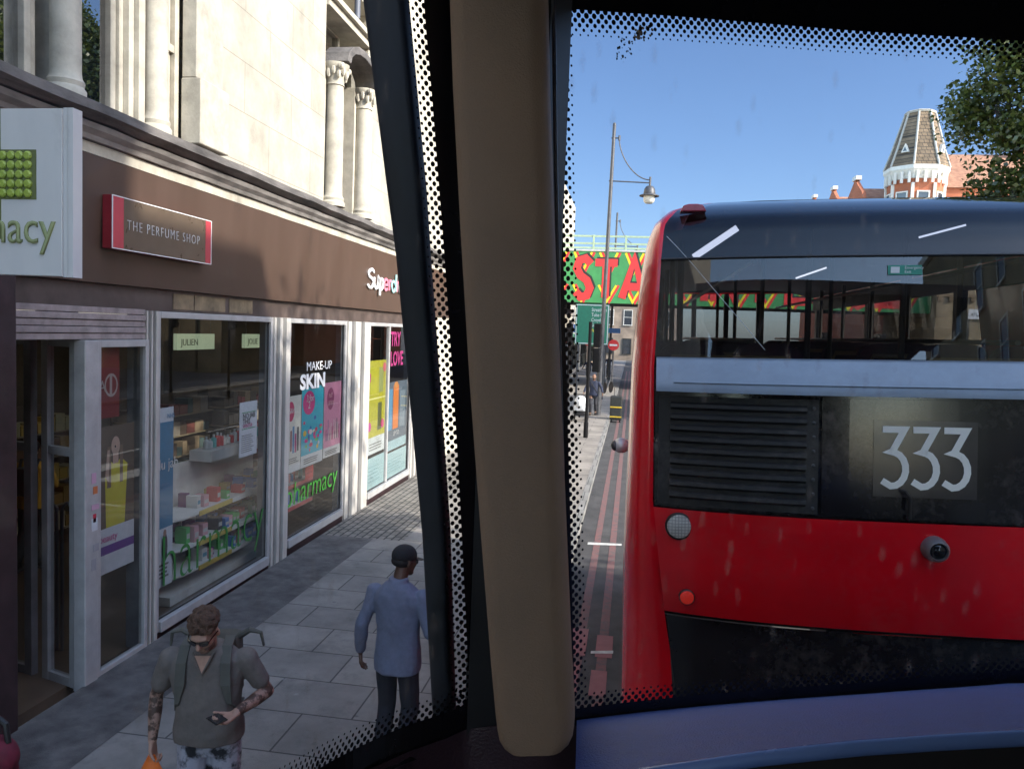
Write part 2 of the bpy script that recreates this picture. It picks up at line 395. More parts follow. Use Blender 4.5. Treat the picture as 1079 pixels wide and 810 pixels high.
b = MB(); b.quad((-4.94, 12.1, .124), (-3.55, 12.1, .124), (-3.55, 19.5, .124), (-4.94, 19.5, .124)); struct('setts', b, m_sett)
b = MB()
for x in (-.44, -.17):
    b.quad((x - .055, 4, .004), (x + .055, 4, .004), (x + .055, 80, .004), (x - .055, 80, .004))
struct('red_lines', b, m_redline)
b = MB()
for x0, y0, x1, y1 in ((-.62, 8.55, -.36, 9.35), (-.25, 8.55, -.06, 9.2), (-.6, 7.5, -.4, 8.3), (-.27, 7.6, -.1, 8.2)):
    b.quad((x0, y0, .008), (x1, y0, .008), (x1, y1, .008), (x0, y1, .008))
struct('red_marking_patches', b, M('red_thermoplastic', (.40, .15, .16), .8, var=.4, scale=7, col2=(.3, .13, .13)))
b = MB(); b.quad((-.6, 13.2, .008), (-.02, 13.3, .008), (-.02, 13.42, .008), (-.6, 13.35, .008))
b.quad((-.30, 8.62, .012), (-.05, 8.68, .012), (-.05, 8.76, .012), (-.30, 8.69, .012))
for k in range(8): b.quad((3.2, 18 + 5 * k, .008), (3.32, 18 + 5 * k, .008), (3.32, 20 + 5 * k, .008), (3.2, 20 + 5 * k, .008))
for k in range(9): b.quad((1.0 + k * 1.05, 15.2, .008), (1.55 + k * 1.05, 15.2, .008), (1.55 + k * 1.05, 17.2, .008), (1.0 + k * 1.05, 17.2, .008))
struct('white_lines', b, m_white_line)

# ================================================================== SHOP BUILDING ON THE LEFT
shop = thing('shop_building', 'cream painted building with brown shop fascia and glazed ground floor beside the pavement', 'building', (WX, 10, 0))
YE = 62.0
# upper wall with openings: bay (5.0-7.93) and arched window (11.85-13.72)
def slab(b, y0, y1, z0, z1, x1=WX, x0=WX - .5, mi=0): b.box((x0, y0, z0), (x1, y1, z1), mi=mi)
b = MB()
slab(b, 8.52, 11.85, 5.48, 13.5); slab(b, 14.05, YE, 5.48, 13.5)
slab(b, 11.853, 14.047, 9.25, 13.5)
slab(b, -12, 4.6, 5.48, 13.5); slab(b, 4.603, 8.517, 9.9, 13.5)
wall = b.build('upper_wall', m_stone, shop)
# bay recess back, reveals
b = MB(); b.box((WX - .62, 4.6, 5.48), (WX - .52, 8.5, 9.9)); b.build('window_recess', m_trim, shop)
b = MB(); b.box((WX - .62, 11.85, 5.48), (WX - .52, 14.05, 9.25)); b.build('window_recess', m_trim, shop)
# parapet, blank backing of the building
b = MB(); b.box((-12, -12, 3.95), (WX - .63, YE, 13.5)); b.box((-12, 18.2, 0), (WX - .02, YE, 3.94)); b.box((-12, -12, 0), (WX - .3, 5.02, 3.94)); b.build('rear_mass', m_trim, shop)
# pilaster with plinth block
b = MB(); b.box((WX + .003, 7.95, 6.20), (WX + .17, 8.50, 13.5)); b.box((WX + .003, 7.93, 5.49), (WX + .24, 8.53, 6.19), bev=.012)
b.box((WX + .004, 8.52, 6.5), (WX + .06, 8.66, 13.5)); b.build('pilaster', m_trim, shop, bevel=.008)
def column(y, r, z0, z1, x=WX - .02, capital=False):
    b = MB(); prof = [(r * 1.32, z0), (r * 1.32, z0 + .06), (r * 1.15, z0 + .09), (r * 1.22, z0 + .13), (r * 1.04, z0 + .17), (r, z0 + .22), (r * .98, (z0 + z1) / 2), (r * .9, z1 - .34)]
    if capital: prof += [(r * 1.02, z1 - .33), (r * .92, z1 - .29), (r * 1.05, z1 - .2), (r * 1.3, z1 - .08), (r * 1.45, z1 - .04), (r * 1.45, z1)]
    else: prof += [(r * .9, z1)]
    b.lathe(prof, (x, y, 0), seg=24); o = b.build('column', m_trim, shop, smooth=True)
    if capital:
        c = MB()
        for k in range(14):
            a = 2 * PI * k / 14; rr = r * 1.22
            c.ell((x + rr * math.cos(a), y + rr * math.sin(a), z1 - .17 + .05 * (k % 2)), (.036, .036, .075), seg=6)
        for k in range(4):
            a = PI / 4 + PI / 2 * k; c.ell((x + r * 1.5 * math.cos(a), y + r * 1.5 * math.sin(a), z1 - .06), .05, seg=6)
        c.build('capital', m_trim, o, smooth=True)
    return o
for y, r in ((4.85, .14), (6.27, .125), (7.555, .125)): column(y, r, 5.49, 9.9, x=WX - .05)
def sash(y0, y1, z0, z1, x, mid=True, hood=False):
    w = MB(); t = .075
    w.box((x, y0, z0), (x + .09, y0 + t, z1)); w.box((x, y1 - t, z0), (x + .09, y1, z1)); w.box((x, y0 + t, z1 - t), (x + .09, y1 - t, z1)); w.box((x, y0 + t, z0), (x + .09, y1 - t, z0 + .1))
    if mid: w.box((x - .03, y0 + t, (z0 + z1) / 2 - .03), (x + .075, y1 - t, (z0 + z1) / 2 + .03))
    o = w.build('sash_window', m_trim, shop, bevel=.006)
    g = MB(); g.quad((x + .03, y0 + t, z0 + .1), (x + .03, y1 - t, z0 + .1), (x + .03, y1 - t, z1 - t), (x + .03, y0 + t, z1 - t)); g.build('pane', m_upglass, o)
    g = MB(); g.box((x - .012, y0 + t, z0 + .1), (x - .008, y1 - t, z1 - t)); g.build('room_backing', M('dark_room', (.05, .05, .055), .9), o)  # dark sheet behind the pane stands in for the unlit room
    return o
sash(5.05, 6.06, 5.49, 9.2, WX - .30, mid=False); sash(6.42, 7.10, 5.49, 9.2, WX - .26, mid=False)
# moulded jambs and transoms round the bay lights
b = MB()
for y0, y1, x in ((7.11, 7.17, -.14), (7.175, 7.25, -.08), (7.26, 7.36, -.03), (7.70, 7.78, -.14), (7.79, 7.86, -.08), (7.87, 7.945, -.03), (6.36, 6.41, -.22), (6.07, 6.12, -.22), (4.98, 5.04, -.22)):
    b.box((WX - .52, y0, 5.485), (WX + x, y1, 9.9))
b.box((WX - .50, 6.72, 6.92), (WX - .08, 7.105, 7.0)); b.box((WX - .50, 6.72, 7.01), (WX - .03, 7.105, 7.05))
b.box((WX - .50, 7.715, 6.42), (WX - .04, 7.945, 6.5)); b.build('jamb_moulding', m_trim, shop, bevel=.006)
# arched window with two columns and a hood
column(12.12, .15, 5.49, 7.72, x=WX + .06, capital=True); column(13.45, .15, 5.49, 7.72, x=WX + .06, capital=True)
sash(12.38, 13.25, 5.49, 8.6, WX - .42)
b = MB()
for y0, y1 in ((11.853, 11.97), (13.62, 13.74), (12.30, 12.38), (13.25, 13.33)): b.box((WX - .52, y0, 5.485), (WX - .03, y1, 7.72))
b.box((WX - .5, 11.853, 8.55), (WX + .05, 14.047, 8.66)); b.box((WX - .5, 11.853, 8.67), (WX + .12, 14.047, 8.76)); b.box((WX - .3, 13.745, 5.485), (WX + .02, 14.047, 8.54))
b.build('window_surround', m_trim, shop, bevel=.006)
pts = []
for k in range(9):
    a = PI * k / 8; pts.append((12.79 - .80 * math.cos(a), 7.74 + .42 * math.sin(a)))
b = MB(); inner = [(12.79 - .66 * math.cos(PI * k / 8), 7.74 + .30 * math.sin(PI * k / 8)) for k in range(8, -1, -1)]
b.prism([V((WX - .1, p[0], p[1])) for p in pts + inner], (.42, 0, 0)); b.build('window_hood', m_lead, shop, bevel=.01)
# dark upright rod on the wall above the hood
b = MB(); b.tube([(WX + .07, 13.0, 8.78), (WX + .07, 13.0, 13.4)], .05, seg=10); b.build('wall_rod', M('rod_paint', (.10, .11, .14), .5), shop, smooth=True)
# cornice (profile swept along the street) and the moulding under it
def sweep(name, prof, y0, y1, mat, parent, amp=.004):
    b = MB(); n = max(2, int((y1 - y0) / .35)); rs = []
    for k in range(n + 1):
        y = y0 + (y1 - y0) * k / n
        rs.append([V((WX + p[0] + (amp * .4) * math.sin(y * 3.1), y, p[1] + amp * noise.noise(V((y * 2.7, p[1] * 5, p[0] * 9))))) for p in prof])
    b.rings(rs); return b.build(name, mat, parent)
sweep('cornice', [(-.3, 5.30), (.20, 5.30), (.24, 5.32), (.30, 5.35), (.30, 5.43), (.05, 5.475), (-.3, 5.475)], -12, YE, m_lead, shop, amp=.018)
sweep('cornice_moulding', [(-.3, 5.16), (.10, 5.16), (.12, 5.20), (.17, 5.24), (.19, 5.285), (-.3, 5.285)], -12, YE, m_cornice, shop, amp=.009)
# frieze + fascia
sweep('frieze', [(-.3, 5.05), (.06, 5.05), (.06, 5.15), (-.3, 5.15)], -12, YE, m_trim, shop)
sweep('fascia', [(-.3, 3.905), (.02, 3.905), (.075, 5.04), (-.3, 5.04)], 5.0, 30, m_fascia, shop)
sweep('lintel', [(-.3, 3.67), (-.05, 3.67), (-.05, 3.90), (-.3, 3.90)], 5.0, 30, m_lintel, shop)
b = MB()
for k, (y0, y1) in enumerate(((7.9, 8.3), (8.32, 9.0), (9.1, 9.7))): b.box((WX - .049, y0, 3.70), (WX - .043, y1, 3.87))
b.build('lintel_patch', M('worn_board', (.20, .15, .09), .7, var=.5, scale=5), shop)
# piers
def pier(y0, y1, x1=WX, mat=m_pier, z1=3.668):
    """dark upright carrying bright metal strips"""
    b = MB(); w = (y1 - y0); b.box((WX - .24, y0, .0), (x1 - .06, y1, z1)); o = b.build('pier', m_alu_d, shop)
    for u0, u1, dx in ((.03, .16, -.02), (.30, .44, .0), (.50, .60, -.03), (.70, .97, .004)):
        b = MB(); b.box((x1 - .059, y0 + w * u0, .0), (x1 + dx, y0 + w * u1, z1)); b.build('metal_strip', mat, o, bevel=.005)
    return o
pier(7.395, 7.585); pier(10.30, 10.80); pier(13.16, 14.34); pier(17.35, 18.2)
b = MB(); b.box((WX - .3, 5.022, 0), (WX + .03, 5.615, 3.9), bev=.01); b.build('dark_pier', m_dkpillar, shop)
# glazed shop windows
def shop_window(y0, y1, z0, z1, mull=(), sill=.12, bars=()):
    f = MB(); t = .07; x0, x1 = WX - .12, WX - .03
    f.box((x0, y0, z0), (x1, y0 + t, z1)); f.box((x0, y1 - t, z0), (x1, y1, z1)); f.box((x0, y0 + t, z1 - t), (x1, y1 - t, z1)); f.box((x0, y0 + t, z0), (x1 + .03, y1 - t, z0 + sill))
    for q in mull: f.box((x0 + .01, q - .035, z0 + sill), (x1 - .008, q + .035, z1 - t))
    o = f.build('shop_window', m_alu, shop, bevel=.008)
    g = MB(); xg = WX - .075
    edges = [y0 + t] + list(mull) + [y1 - t]
    g.quad((xg, y0 + t, z0 + sill), (xg, y1 - t, z0 + sill), (xg, y1 - t, z1 - t), (xg, y0 + t, z1 - t)); g.build('pane', m_shopglass, o)
    k = MB(); k.box((WX - .16, y0, .0), (WX - .05, y1, z0 - .002)); k.build('stall_riser', m_dkpillar, o)
    g = MB(); g.box((xg + .004, y0 + t, z0 + sill), (xg + .012, y0 + t + .018, z1 - t)); g.box((xg + .004, y1 - t - .018, z0 + sill), (xg + .012, y1 - t, z1 - t)); g.box((xg + .004, y0 + t, z0 + sill), (xg + .012, y1 - t, z0 + sill + .018)); g.build('gasket', m_black, o)
    return o
w1 = shop_window(7.59, 10.295, .16, 3.668)
w2 = shop_window(10.805, 13.155, .22, 3.668)
w3 = shop_window(14.345, 17.34, .22, 3.668, mull=(15.65,))
# entrance: shutter box, return screen into the shop and the narrow side light
b = MB()
for k in range(5):
    z = 3.375 + k * .062; b.box((WX - .20 - .004 * (k % 2), 5.62, z), (WX - .03 + (.012 if k % 2 else 0), 7.39, z + .056))
b.build('roller_shutter', m_shutter, shop, bevel=.006)
b = MB(); b.box((WX - .28, 5.62, 3.69), (WX - .06, 7.39, 3.90)); b.build('shutter_housing', m_lintel, shop)
def screen(p0, p1, z0, z1, rails=(), fw=.07, mat=m_alu):
    """upright framed pane between two ground points"""
    p0, p1 = V((p0[0], p0[1], 0)), V((p1[0], p1[1], 0)); d = (p1 - p0); L = d.length; d /= L; n = V((-d.y, d.x, 0))
    mt = Matrix(((d.x, n.x, 0, p0.x), (d.y, n.y, 0, p0.y), (0, 0, 1, 0), (0, 0, 0, 1)))
    f = MB(); f.box((0, -.035, z0), (fw, .035, z1), mat=mt); f.box((L - fw, -.035, z0), (L, .035, z1), mat=mt); f.box((fw, -.033, z0), (L - fw, .033, z0 + .09), mat=mt); f.box((fw, -.033, z1 - .07), (L - fw, .033, z1), mat=mt)
    for r in rails: f.box((fw, -.03, r - .04), (L - fw, .03, r + .04), mat=mt)
    o = f.build('entrance_screen', mat, shop, bevel=.006)
    g = MB(); g.quad(*[mt @ V(p) for p in ((fw, 0, z0 + .09), (L - fw, 0, z0 + .09), (L - fw, 0, z1 - .07), (fw, 0, z1 - .07))]); g.build('pane', m_shopglass, o)
    return o
screen((-5.49, 6.60), (-5.02, 6.46), .08, 3.37, rails=(2.32,), fw=.09)
screen((WX - .02, 6.60), (WX - .02, 7.39), .08, 3.37, fw=.055)
b = MB(); b.box((WX - .10, 6.42, .06), (WX + .03, 6.60, 3.37), bev=.012); b.build('corner_post', m_alu, shop)
screen((-6.35, 6.78), (-5.61, 6.61), .08, 3.37, rails=(2.32,), fw=.10, mat=m_alu_d)
# inside
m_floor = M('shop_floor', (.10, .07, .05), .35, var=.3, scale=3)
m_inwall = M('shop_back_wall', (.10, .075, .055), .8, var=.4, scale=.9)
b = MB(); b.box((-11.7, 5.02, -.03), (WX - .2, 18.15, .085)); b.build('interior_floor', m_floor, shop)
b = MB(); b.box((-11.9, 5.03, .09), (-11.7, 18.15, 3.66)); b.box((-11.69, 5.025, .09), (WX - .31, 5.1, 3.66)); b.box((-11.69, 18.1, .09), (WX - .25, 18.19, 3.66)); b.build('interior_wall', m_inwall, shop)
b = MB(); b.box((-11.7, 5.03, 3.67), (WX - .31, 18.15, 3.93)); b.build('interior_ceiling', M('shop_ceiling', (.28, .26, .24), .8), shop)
m_panel = M('ceiling_panel', (.8, .8, .78), .5, emit=(1, .90, .74), estr=.22)
for x in (-6.4, -8.4, -10.2):
    for y in (6.6, 9.0, 11.4, 13.8, 16.2):
        b = MB(); b.box((x - .3, y - .3, 3.64), (x + .3, y + .3, 3.667)); b.build('ceiling_lamp', m_panel, shop)
# lettering on fascia: hand-drawn strokes, letters in turn white, pink, turquoise
GL = {'S': [(.78, .88, .5, 1.02, .12, .86, .14, .62, .5, .5, .72, .3, .55, .04, .2, .0, 0, .12)],
      'u': [(0, .62, .02, .2, .2, .0, .45, .1, .55, .35, .58, .62, .58, .0)], 'p': [(0, .62, .0, -.38), (0, .4, .2, .6, .48, .56, .56, .3, .42, .04, .2, .0, 0, .16)],
      'e': [(.02, .3, .52, .34, .5, .56, .26, .64, .04, .46, .04, .18, .24, .0, .52, .1)], 'r': [(0, .62, 0, 0), (0, .36, .2, .6, .42, .6)],
      'd': [(.52, 1.05, .52, 0), (.52, .4, .34, .62, .08, .54, .0, .3, .12, .04, .34, .0, .52, .2)], 'g': [(.52, .6, .52, -.25, .3, -.4, .05, -.3), (.52, .4, .34, .62, .08, .54, .0, .3, .12, .04, .34, .0, .52, .2)]}
def smooth_pts(t):
    P = [V((t[i], t[i + 1], 0)) for i in range(0, len(t), 2)]
    if len(P) < 3: return P
    out = []
    for i in range(len(P) - 1):
        p0, p1, p2, p3 = P[max(i - 1, 0)], P[i], P[i + 1], P[min(i + 2, len(P) - 1)]
        for k in range(6):
            u = k / 6; out.append(.5 * ((2 * p1) + (p2 - p0) * u + (2 * p0 - 5 * p1 + 4 * p2 - p3) * u * u + (3 * p1 - p0 - 3 * p2 + p3) * u ** 3))
    return out + [P[-1]]
ml = [M('letter_white', (.85, .85, .85), .5, var=.05), M('letter_pink', (.75, .22, .30), .5, var=.05), M('letter_turquoise', (.35, .62, .62), .5, var=.05)]
b = MB(); y = 13.88; sc = .33; lw = .80
for ch, mi, adv in (('S', 0, .92), ('u', 0, .76), ('p', 0, .76), ('e', 1, .72), ('r', 1, .58), ('d', 2, .76), ('r', 1, .58), ('u', 0, .76), ('g', 0, .7)):
    for st in GL[ch]:
        b.ribbon([(p.x, p.y) for p in smooth_pts(st)], .15, lambda u, v: V((WX + .078, y + u * sc * 1.25 * lw * 1.3, 4.32 + v * sc)), mi=mi)
    y += adv * sc * 1.12 * lw * 1.3
lt = b.build('fascia_lettering', ml, shop)
sm = lt.modifiers.new('thick', 'SOLIDIFY'); sm.thickness = .02; sm.offset = 1

# pharmacy lettering on the two windows
m_green_shade = M('shaded_green_vinyl', (.025, .16, .03), .6, var=.15); m_green_sun = M('sunlit_green_vinyl', (.10, .50, .06), .6, var=.15)  # same vinyl twice: shade painted into the first green, sun into the second
text('window_lettering', 'pharmacy', .86, (WX - .065, 7.36, .62), (0, 1, 0), (0, 0, 1), m_green_shade, w1, xs=.84, bold=-.016)
text('window_lettering', 'pharmacy', .52, (WX - .065, 10.84, .82), (0, 1, 0), (0, 0, 1), m_green_sun, w2, xs=1.02, shear=.1, bold=-.004)
text('window_lettering', 'MAKE-UP', .20, (WX - .066, 11.52, 2.86), (0, 1, 0), (0, 0, 1), m_white, w2, xs=1.25)
text('window_lettering', 'SKIN', .32, (WX - .066, 11.3, 2.58), (0, 1, 0), (0, 0, 1), m_white, w2, xs=1.45, bold=.012)
mpk = M('magenta_print', (.26, .02, .11), .6)
text('window_lettering', 'TRY\nLOVE', .42, (WX - .066, 15.78, 3.2), (0, 1, 0), (0, 0, 1), mpk, w3, xs=.9, bold=.01)

# ------------------------------------------------------------------ signs
sg = thing('pharmacy_sign', 'white projecting sign with green dotted cross, upper left of the shop fascia', 'sign', (-4.29, 4.66, 3.84))
b = MB(); b.box((-4.95, 4.605, 3.845), (-3.70, 4.705, 4.92), bev=.004); b.build('sign_case', m_offwhite, sg)
b = MB(); b.box((-3.697, 4.612, 3.84), (-3.665, 4.70, 4.925)); b.box((-3.662, 4.612, 3.84), (-3.628, 4.70, 4.925)); b.build('edge_trim', m_offwhite, sg)
m_lime = M('lime_lamp', (.33, .42, .07), .35, var=.12, scale=40)
b = MB(); p = .0605; cx0, cz0 = -4.305, 4.497
for i in range(-7, 8):
    for j in range(-7, 8):
        if abs(i) <= 2 or abs(j) <= 2:
            if max(abs(i), abs(j)) <= 6.5: b.lathe([(.029, 0), (.029, -.012), (.020, -.02)], (cx0 + i * p, 4.603, cz0 + j * p), seg=10, axis='y')
b.build('lamp_dots', m_lime, sg)
b = MB(); q = .16; r = .42
b.prism([V((cx0 + a * r if False else cx0 + a, 4.6048, cz0 + c)) for a, c in ((-q, -r), (q, -r), (q, -q), (r, -q), (r, q), (q, q), (q, r), (-q, r), (-q, q), (-r, q), (-r, -q), (-q, -q))], (0, -.003, 0)); b.build('cross_backing', M('cross_backing', (.13, .15, .05), .6), sg)
text('lettering', 'pharmacy', .315, (-4.80, 4.600, 4.055), (1, 0, 0), (0, 0, 1), M('olive_letter', (.22, .24, .10), .5), sg, ext=.006, xs=.86)
text('lettering', 'pharmacy', .315, (-4.795, 4.595, 4.06), (1, 0, 0), (0, 0, 1), M('lime_letter', (.36, .40, .20), .5), sg, ext=.004, xs=.86, bold=-.006)

ps = thing('shop_sign', 'long dark rectangular sign with red end panels mounted on the brown fascia', 'sign', (WX + .1, 7.69, 4.23))
b = MB(); b.box((WX + .06, 6.60, 4.225), (WX + .155, 8.31, 4.715), bev=.004); b.build('sign_case', M('sign_red_side', (.30, .02, .03), .4), ps)
b = MB(); b.box((WX + .1555, 6.61, 4.235), (WX + .160, 6.765, 4.705)); b.build('red_panel', M('sign_red', (.45, .055, .07), .4, var=.1), ps)
b = MB(); b.box((WX + .1555, 8.19, 4.235), (WX + .160, 8.30, 4.705)); b.build('red_panel', M('sign_red', (.45, .055, .07), .4, var=.1), ps)
b = MB(); b.box((WX + .1552, 6.767, 4.235), (WX + .159, 8.188, 4.705)); b.build('dark_panel', M('sign_bronze', (.115, .085, .06), .3, var=.15), ps)
b = MB(); e = .008
for lo, hi in (((6.60, 4.225), (8.31, 4.225 + e)), ((6.60, 4.715 - e), (8.31, 4.715)), ((6.60, 4.2331), (6.60 + e, 4.7069)), ((8.31 - e, 4.2331), (8.31, 4.7069))): b.box((WX + .1555, lo[0], lo[1]), (WX + .163, hi[0], hi[1]))
b.build('white_border', m_white, ps)
text('lettering', 'THE PERFUME SHOP', .140, (WX + .1615, 6.81, 4.42), (0, 1, 0), (0, 0, 1), M('letter_pale', (.55, .55, .55), .5), ps, xs=.80, spacing=1.30, bold=-.0028)
# ================================================================== POSTERS ON THE GLASS
PC = {}
def pm(c, name='poster_ink'):
    k = tuple(c)
    if k not in PC: PC[k] = M(name, c, .55, var=.08, scale=10)
    return PC[k]
def poster(name, label, cat, y0, y1, z0, z1, base, marks=(), texts=(), x=WX - .086, group=None):
    """flat sheet with printed shapes; marks in 0..1 of the sheet: ('r',u0,v0,u1,v1,col) ('o',u,v,ru,rv,col) ('p',[(u,v)..],col)"""
    t = thing(name, label, cat, (x, (y0 + y1) / 2, z0), group=group)
    b = MB(); b.box((x - .004, y0, z0), (x, y1, z1)); b.build('sheet', pm(base), t)
    mats = []; b = MB(); W, H = y1 - y0, z1 - z0
    for i, mk in enumerate(marks):
        col = mk[-1]
        if col not in mats: mats.append(col)
        mi = mats.index(col); xx = x + .0008 + .00035 * i
        f = lambda u, v: V((xx, y0 + u * W, z0 + v * H))
        if mk[0] == 'r': b.quad(f(mk[1], mk[2]), f(mk[3], mk[2]), f(mk[3], mk[4]), f(mk[1], mk[4]), mi=mi)
        elif mk[0] == 'o': b.poly([f(mk[1] + mk[3] * math.cos(2 * PI * k / 20), mk[2] + mk[4] * math.sin(2 * PI * k / 20)) for k in range(20)], mi=mi)
        else: b.poly([f(*q) for q in mk[1]], mi=mi)
    if marks: b.build('print', [pm(c) for c in mats], t)
    for s, u, v, size, col in texts:
        text('lettering', s, size, (x + .0095, y0 + u * W, z0 + v * H), (0, 1, 0), (0, 0, 1), pm(col), t, ext=.0006)
    return t
K, Wt = (.02, .02, .025), (.7, .7, .7)
def lines(n, v0, v1, u0=.1, u1=.9, col=(.15, .15, .15), h=.012):
    return [('r', u0, v0 + (v1 - v0) * k / n, u0 + (u1 - u0) * random.uniform(.7, 1), v0 + (v1 - v0) * k / n + h, col) for k in range(n)]
poster('window_notice', 'white printed notice with green heading stuck on the large pharmacy window', 'notice', 9.48, 9.96, 1.80, 2.53, (.62, .66, .74), lines(9, .08, .42) + [('r', .12, .80, .88, .815, (.1, .35, .2)), ('r', .12, .50, .90, .515, (.1, .35, .2))], (('NO JAB', .14, .70, .1, K), ('THIS', .14, .60, .1, K), ('WINTER', .14, .53, .07, (.5, .05, .2))))
poster('roller_banner', 'tall blue and white banner reading jab at the left of the pharmacy window', 'banner', 7.66, 7.99, .62, 2.62, (.62, .66, .72), [('r', 0, .33, 1, .92, (.06, .22, .38)), ('o', .55, .22, .16, .085, (.06, .05, .06)), ('o', .55, .30, .09, .02, (.35, .2, .16))] + lines(4, .05, .14, .15, .9), (('flu jab', .02, .66, .17, Wt), ('NHS', .6, .94, .07, (.05, .2, .4))))
poster('sale_poster', 'white poster with crimson disc and row of bottles, leftmost in the second window', 'poster', 10.93, 11.40, 1.33, 2.50, (.66, .64, .58), [('o', .22, .80, .26, .13, (.55, .02, .12)), ('r', .2, .28, .32, .55, (.3, .1, .1)), ('r', .36, .25, .5, .6, (.1, .25, .45)), ('r', .54, .25, .66, .5, (.45, .05, .2)), ('r', .70, .26, .84, .58, (.1, .1, .12)), ('r', 0, 0, 1, .1, Wt)] + lines(3, .12, .2), (('SAVE', .05, .78, .11, Wt),))
cy = [('r', 0, .15, 1, 1, (.02, .42, .55)), ('o', .32, .80, .27, .15, (.62, .02, .20))]
for k in range(26): cy.append(('o', random.uniform(.08, .92), random.uniform(.18, .62), random.uniform(.03, .08), random.uniform(.018, .04), random.choice([(.62, .03, .12), (.02, .12, .40), (.7, .45, .03), (.10, .5, .12), (.7, .7, .7), (.65, .02, .25)])))
poster('sale_poster', 'turquoise poster with pink price disc and scattered products in the second window', 'poster', 11.42, 12.28, 1.33, 2.60, (.66, .68, .68), cy + lines(3, .04, .12), (('3 for', .18, .82, .15, Wt), ('2', .26, .73, .17, Wt)))
pk = [('r', 0, .13, 1, 1, (.62, .22, .36)), ('o', .36, .78, .2, .15, (.30, .03, .13))]
for k in range(14): pk.append(('r', .12 + .055 * k, .22, .155 + .055 * k, random.uniform(.3, .5), random.choice([(.1, .05, .1), (.4, .04, .15), (.6, .5, .5), (.2, .1, .25)])))
poster('sale_poster', 'pink poster with dark round price mark and cosmetics, rightmost in the second window', 'poster', 12.31, 13.08, 1.35, 2.62, (.66, .64, .64), pk + lines(3, .03, .1), (('half', .22, .80, .12, (.7, .35, .4)), ('price', .22, .71, .12, (.7, .35, .4))))
ye = [('r', 0, .18, 1, 1, (.44, .41, .03)), ('r', 0, .585, 1, .60, (.7, .68, .3)), ('r', .1, .22, .44, .55, (.42, .40, .04)), ('r', .55, .24, .78, .54, (.12, .13, .05)), ('r', .58, .65, .85, .92, (.30, .33, .12)), ('o', .12, .82, .1, .05, (.55, .05, .25)), ('o', .9, .92, .1, .05, (.6, .12, .15)), ('o', .08, .3, .1, .05, (.55, .05, .3)), ('o', .85, .3, .1, .05, (.55, .08, .2)), ('r', .1, .64, .45, .93, (.48, .46, .03))]
poster('sale_poster', 'yellow poster with pairs of bottles in the window beside the dark bus pillar', 'poster', 14.52, 15.58, 1.05, 2.92, (.62, .66, .68), ye + lines(3, .04, .13))
poster('sale_poster', 'dark blue and orange hair product poster in the farthest shop window', 'poster', 15.74, 17.15, .95, 2.42, (.10, .13, .17), [('r', .28, .3, .55, .95, (.70, .20, .03)), ('r', .05, .3, .24, .9, (.12, .30, .48)), ('o', .41, .95, .11, .05, (.65, .25, .06)), ('r', .62, .3, .9, .85, (.2, .25, .3)), ('r', 0, 0, 1, .14, (.35, .5, .55))], (('UP TO', .3, .20, .14, (.6, .62, .62)),))
poster('window_strip', 'pale blue information strip along the foot of the farthest shop window', 'poster', 14.5, 15.6, .36, .98, (.36, .52, .56), lines(5, .2, .8, .1, .8, (.2, .35, .4), .03))
poster('window_strip', 'pale blue strip under the orange hair product poster', 'poster', 15.72, 17.2, .36, .90, (.36, .52, .56), lines(5, .2, .8, .1, .8, (.2, .35, .4), .03))
poster('shelf_ticket', 'small plain red ticket hanging low in the second window', 'ticket', 12.10, 12.42, 1.02, 1.22, (.55, .05, .05), [('r', .1, .4, .9, .5, (.3, .02, .02))], x=WX - .30)
# posters inside the side light of the entrance
xs = WX - .09
poster('promotion_board', 'dark red board with a white ring symbol behind the entrance side light', 'poster', 6.76, 7.09, 2.60, 3.33, (.20, .025, .022), [('o', .62, .44, .3, .16, (.4, .33, .3)), ('o', .62, .44, .24, .125, (.20, .025, .022)), ('r', .55, .30, .66, .58, (.4, .33, .3))], (('A', -.02 + .05, .36, .16, (.4, .33, .3)),), x=xs - .02)
poster('beauty_poster', 'poster of a long haired figure in a yellow top inside the entrance side light', 'poster', 6.70, 7.30, 1.06, 2.52, (.10, .07, .05), [('p', [(.28, .30), (.75, .30), (.82, .72), (.62, .78), (.42, .78), (.25, .66)], (.55, .48, .03)), ('o', .50, .84, .19, .10, (.10, .07, .05)), ('r', .30, .58, .40, .86, (.18, .12, .08)), ('r', .62, .60, .70, .86, (.18, .12, .08)), ('o', .51, .86, .11, .065, (.50, .34, .27)), ('r', .44, .74, .58, .81, (.50, .34, .27)), ('o', .50, .855, .02, .008, K), ('p', [(.25, .66), (.33, .62), (.36, .84), (.30, .84)], (.48, .33, .26)), ('r', 0, 0, 1, .31, (.60, .62, .66)), ('r', 0, .13, 1, .19, (.14, .05, .25))], (('beauty', .1, .22, .1, (.5, .05, .25)),), x=xs)
b = MB(); cols = []
for i, (z, h, c) in enumerate(((2.03, .10, 0), (1.93, .07, 1), (1.78, .05, 0), (1.66, .08, 2), (1.58, .12, 3), (1.38, .07, 4), (1.20, .11, 4))):
    b.box((WX + .031, 6.50 + .02 * (i % 2), z), (WX + .0335, 6.56 + .02 * (i % 3), z + h), mi=c)
tag(b.build('door_stickers', [pm((.5, .3, .4)), pm((.5, .15, .05)), pm((.5, .03, .06)), pm((.55, .57, .6)), pm((.3, .3, .32))]), 'column of small worn stickers on the white corner post of the entrance', 'stickers')

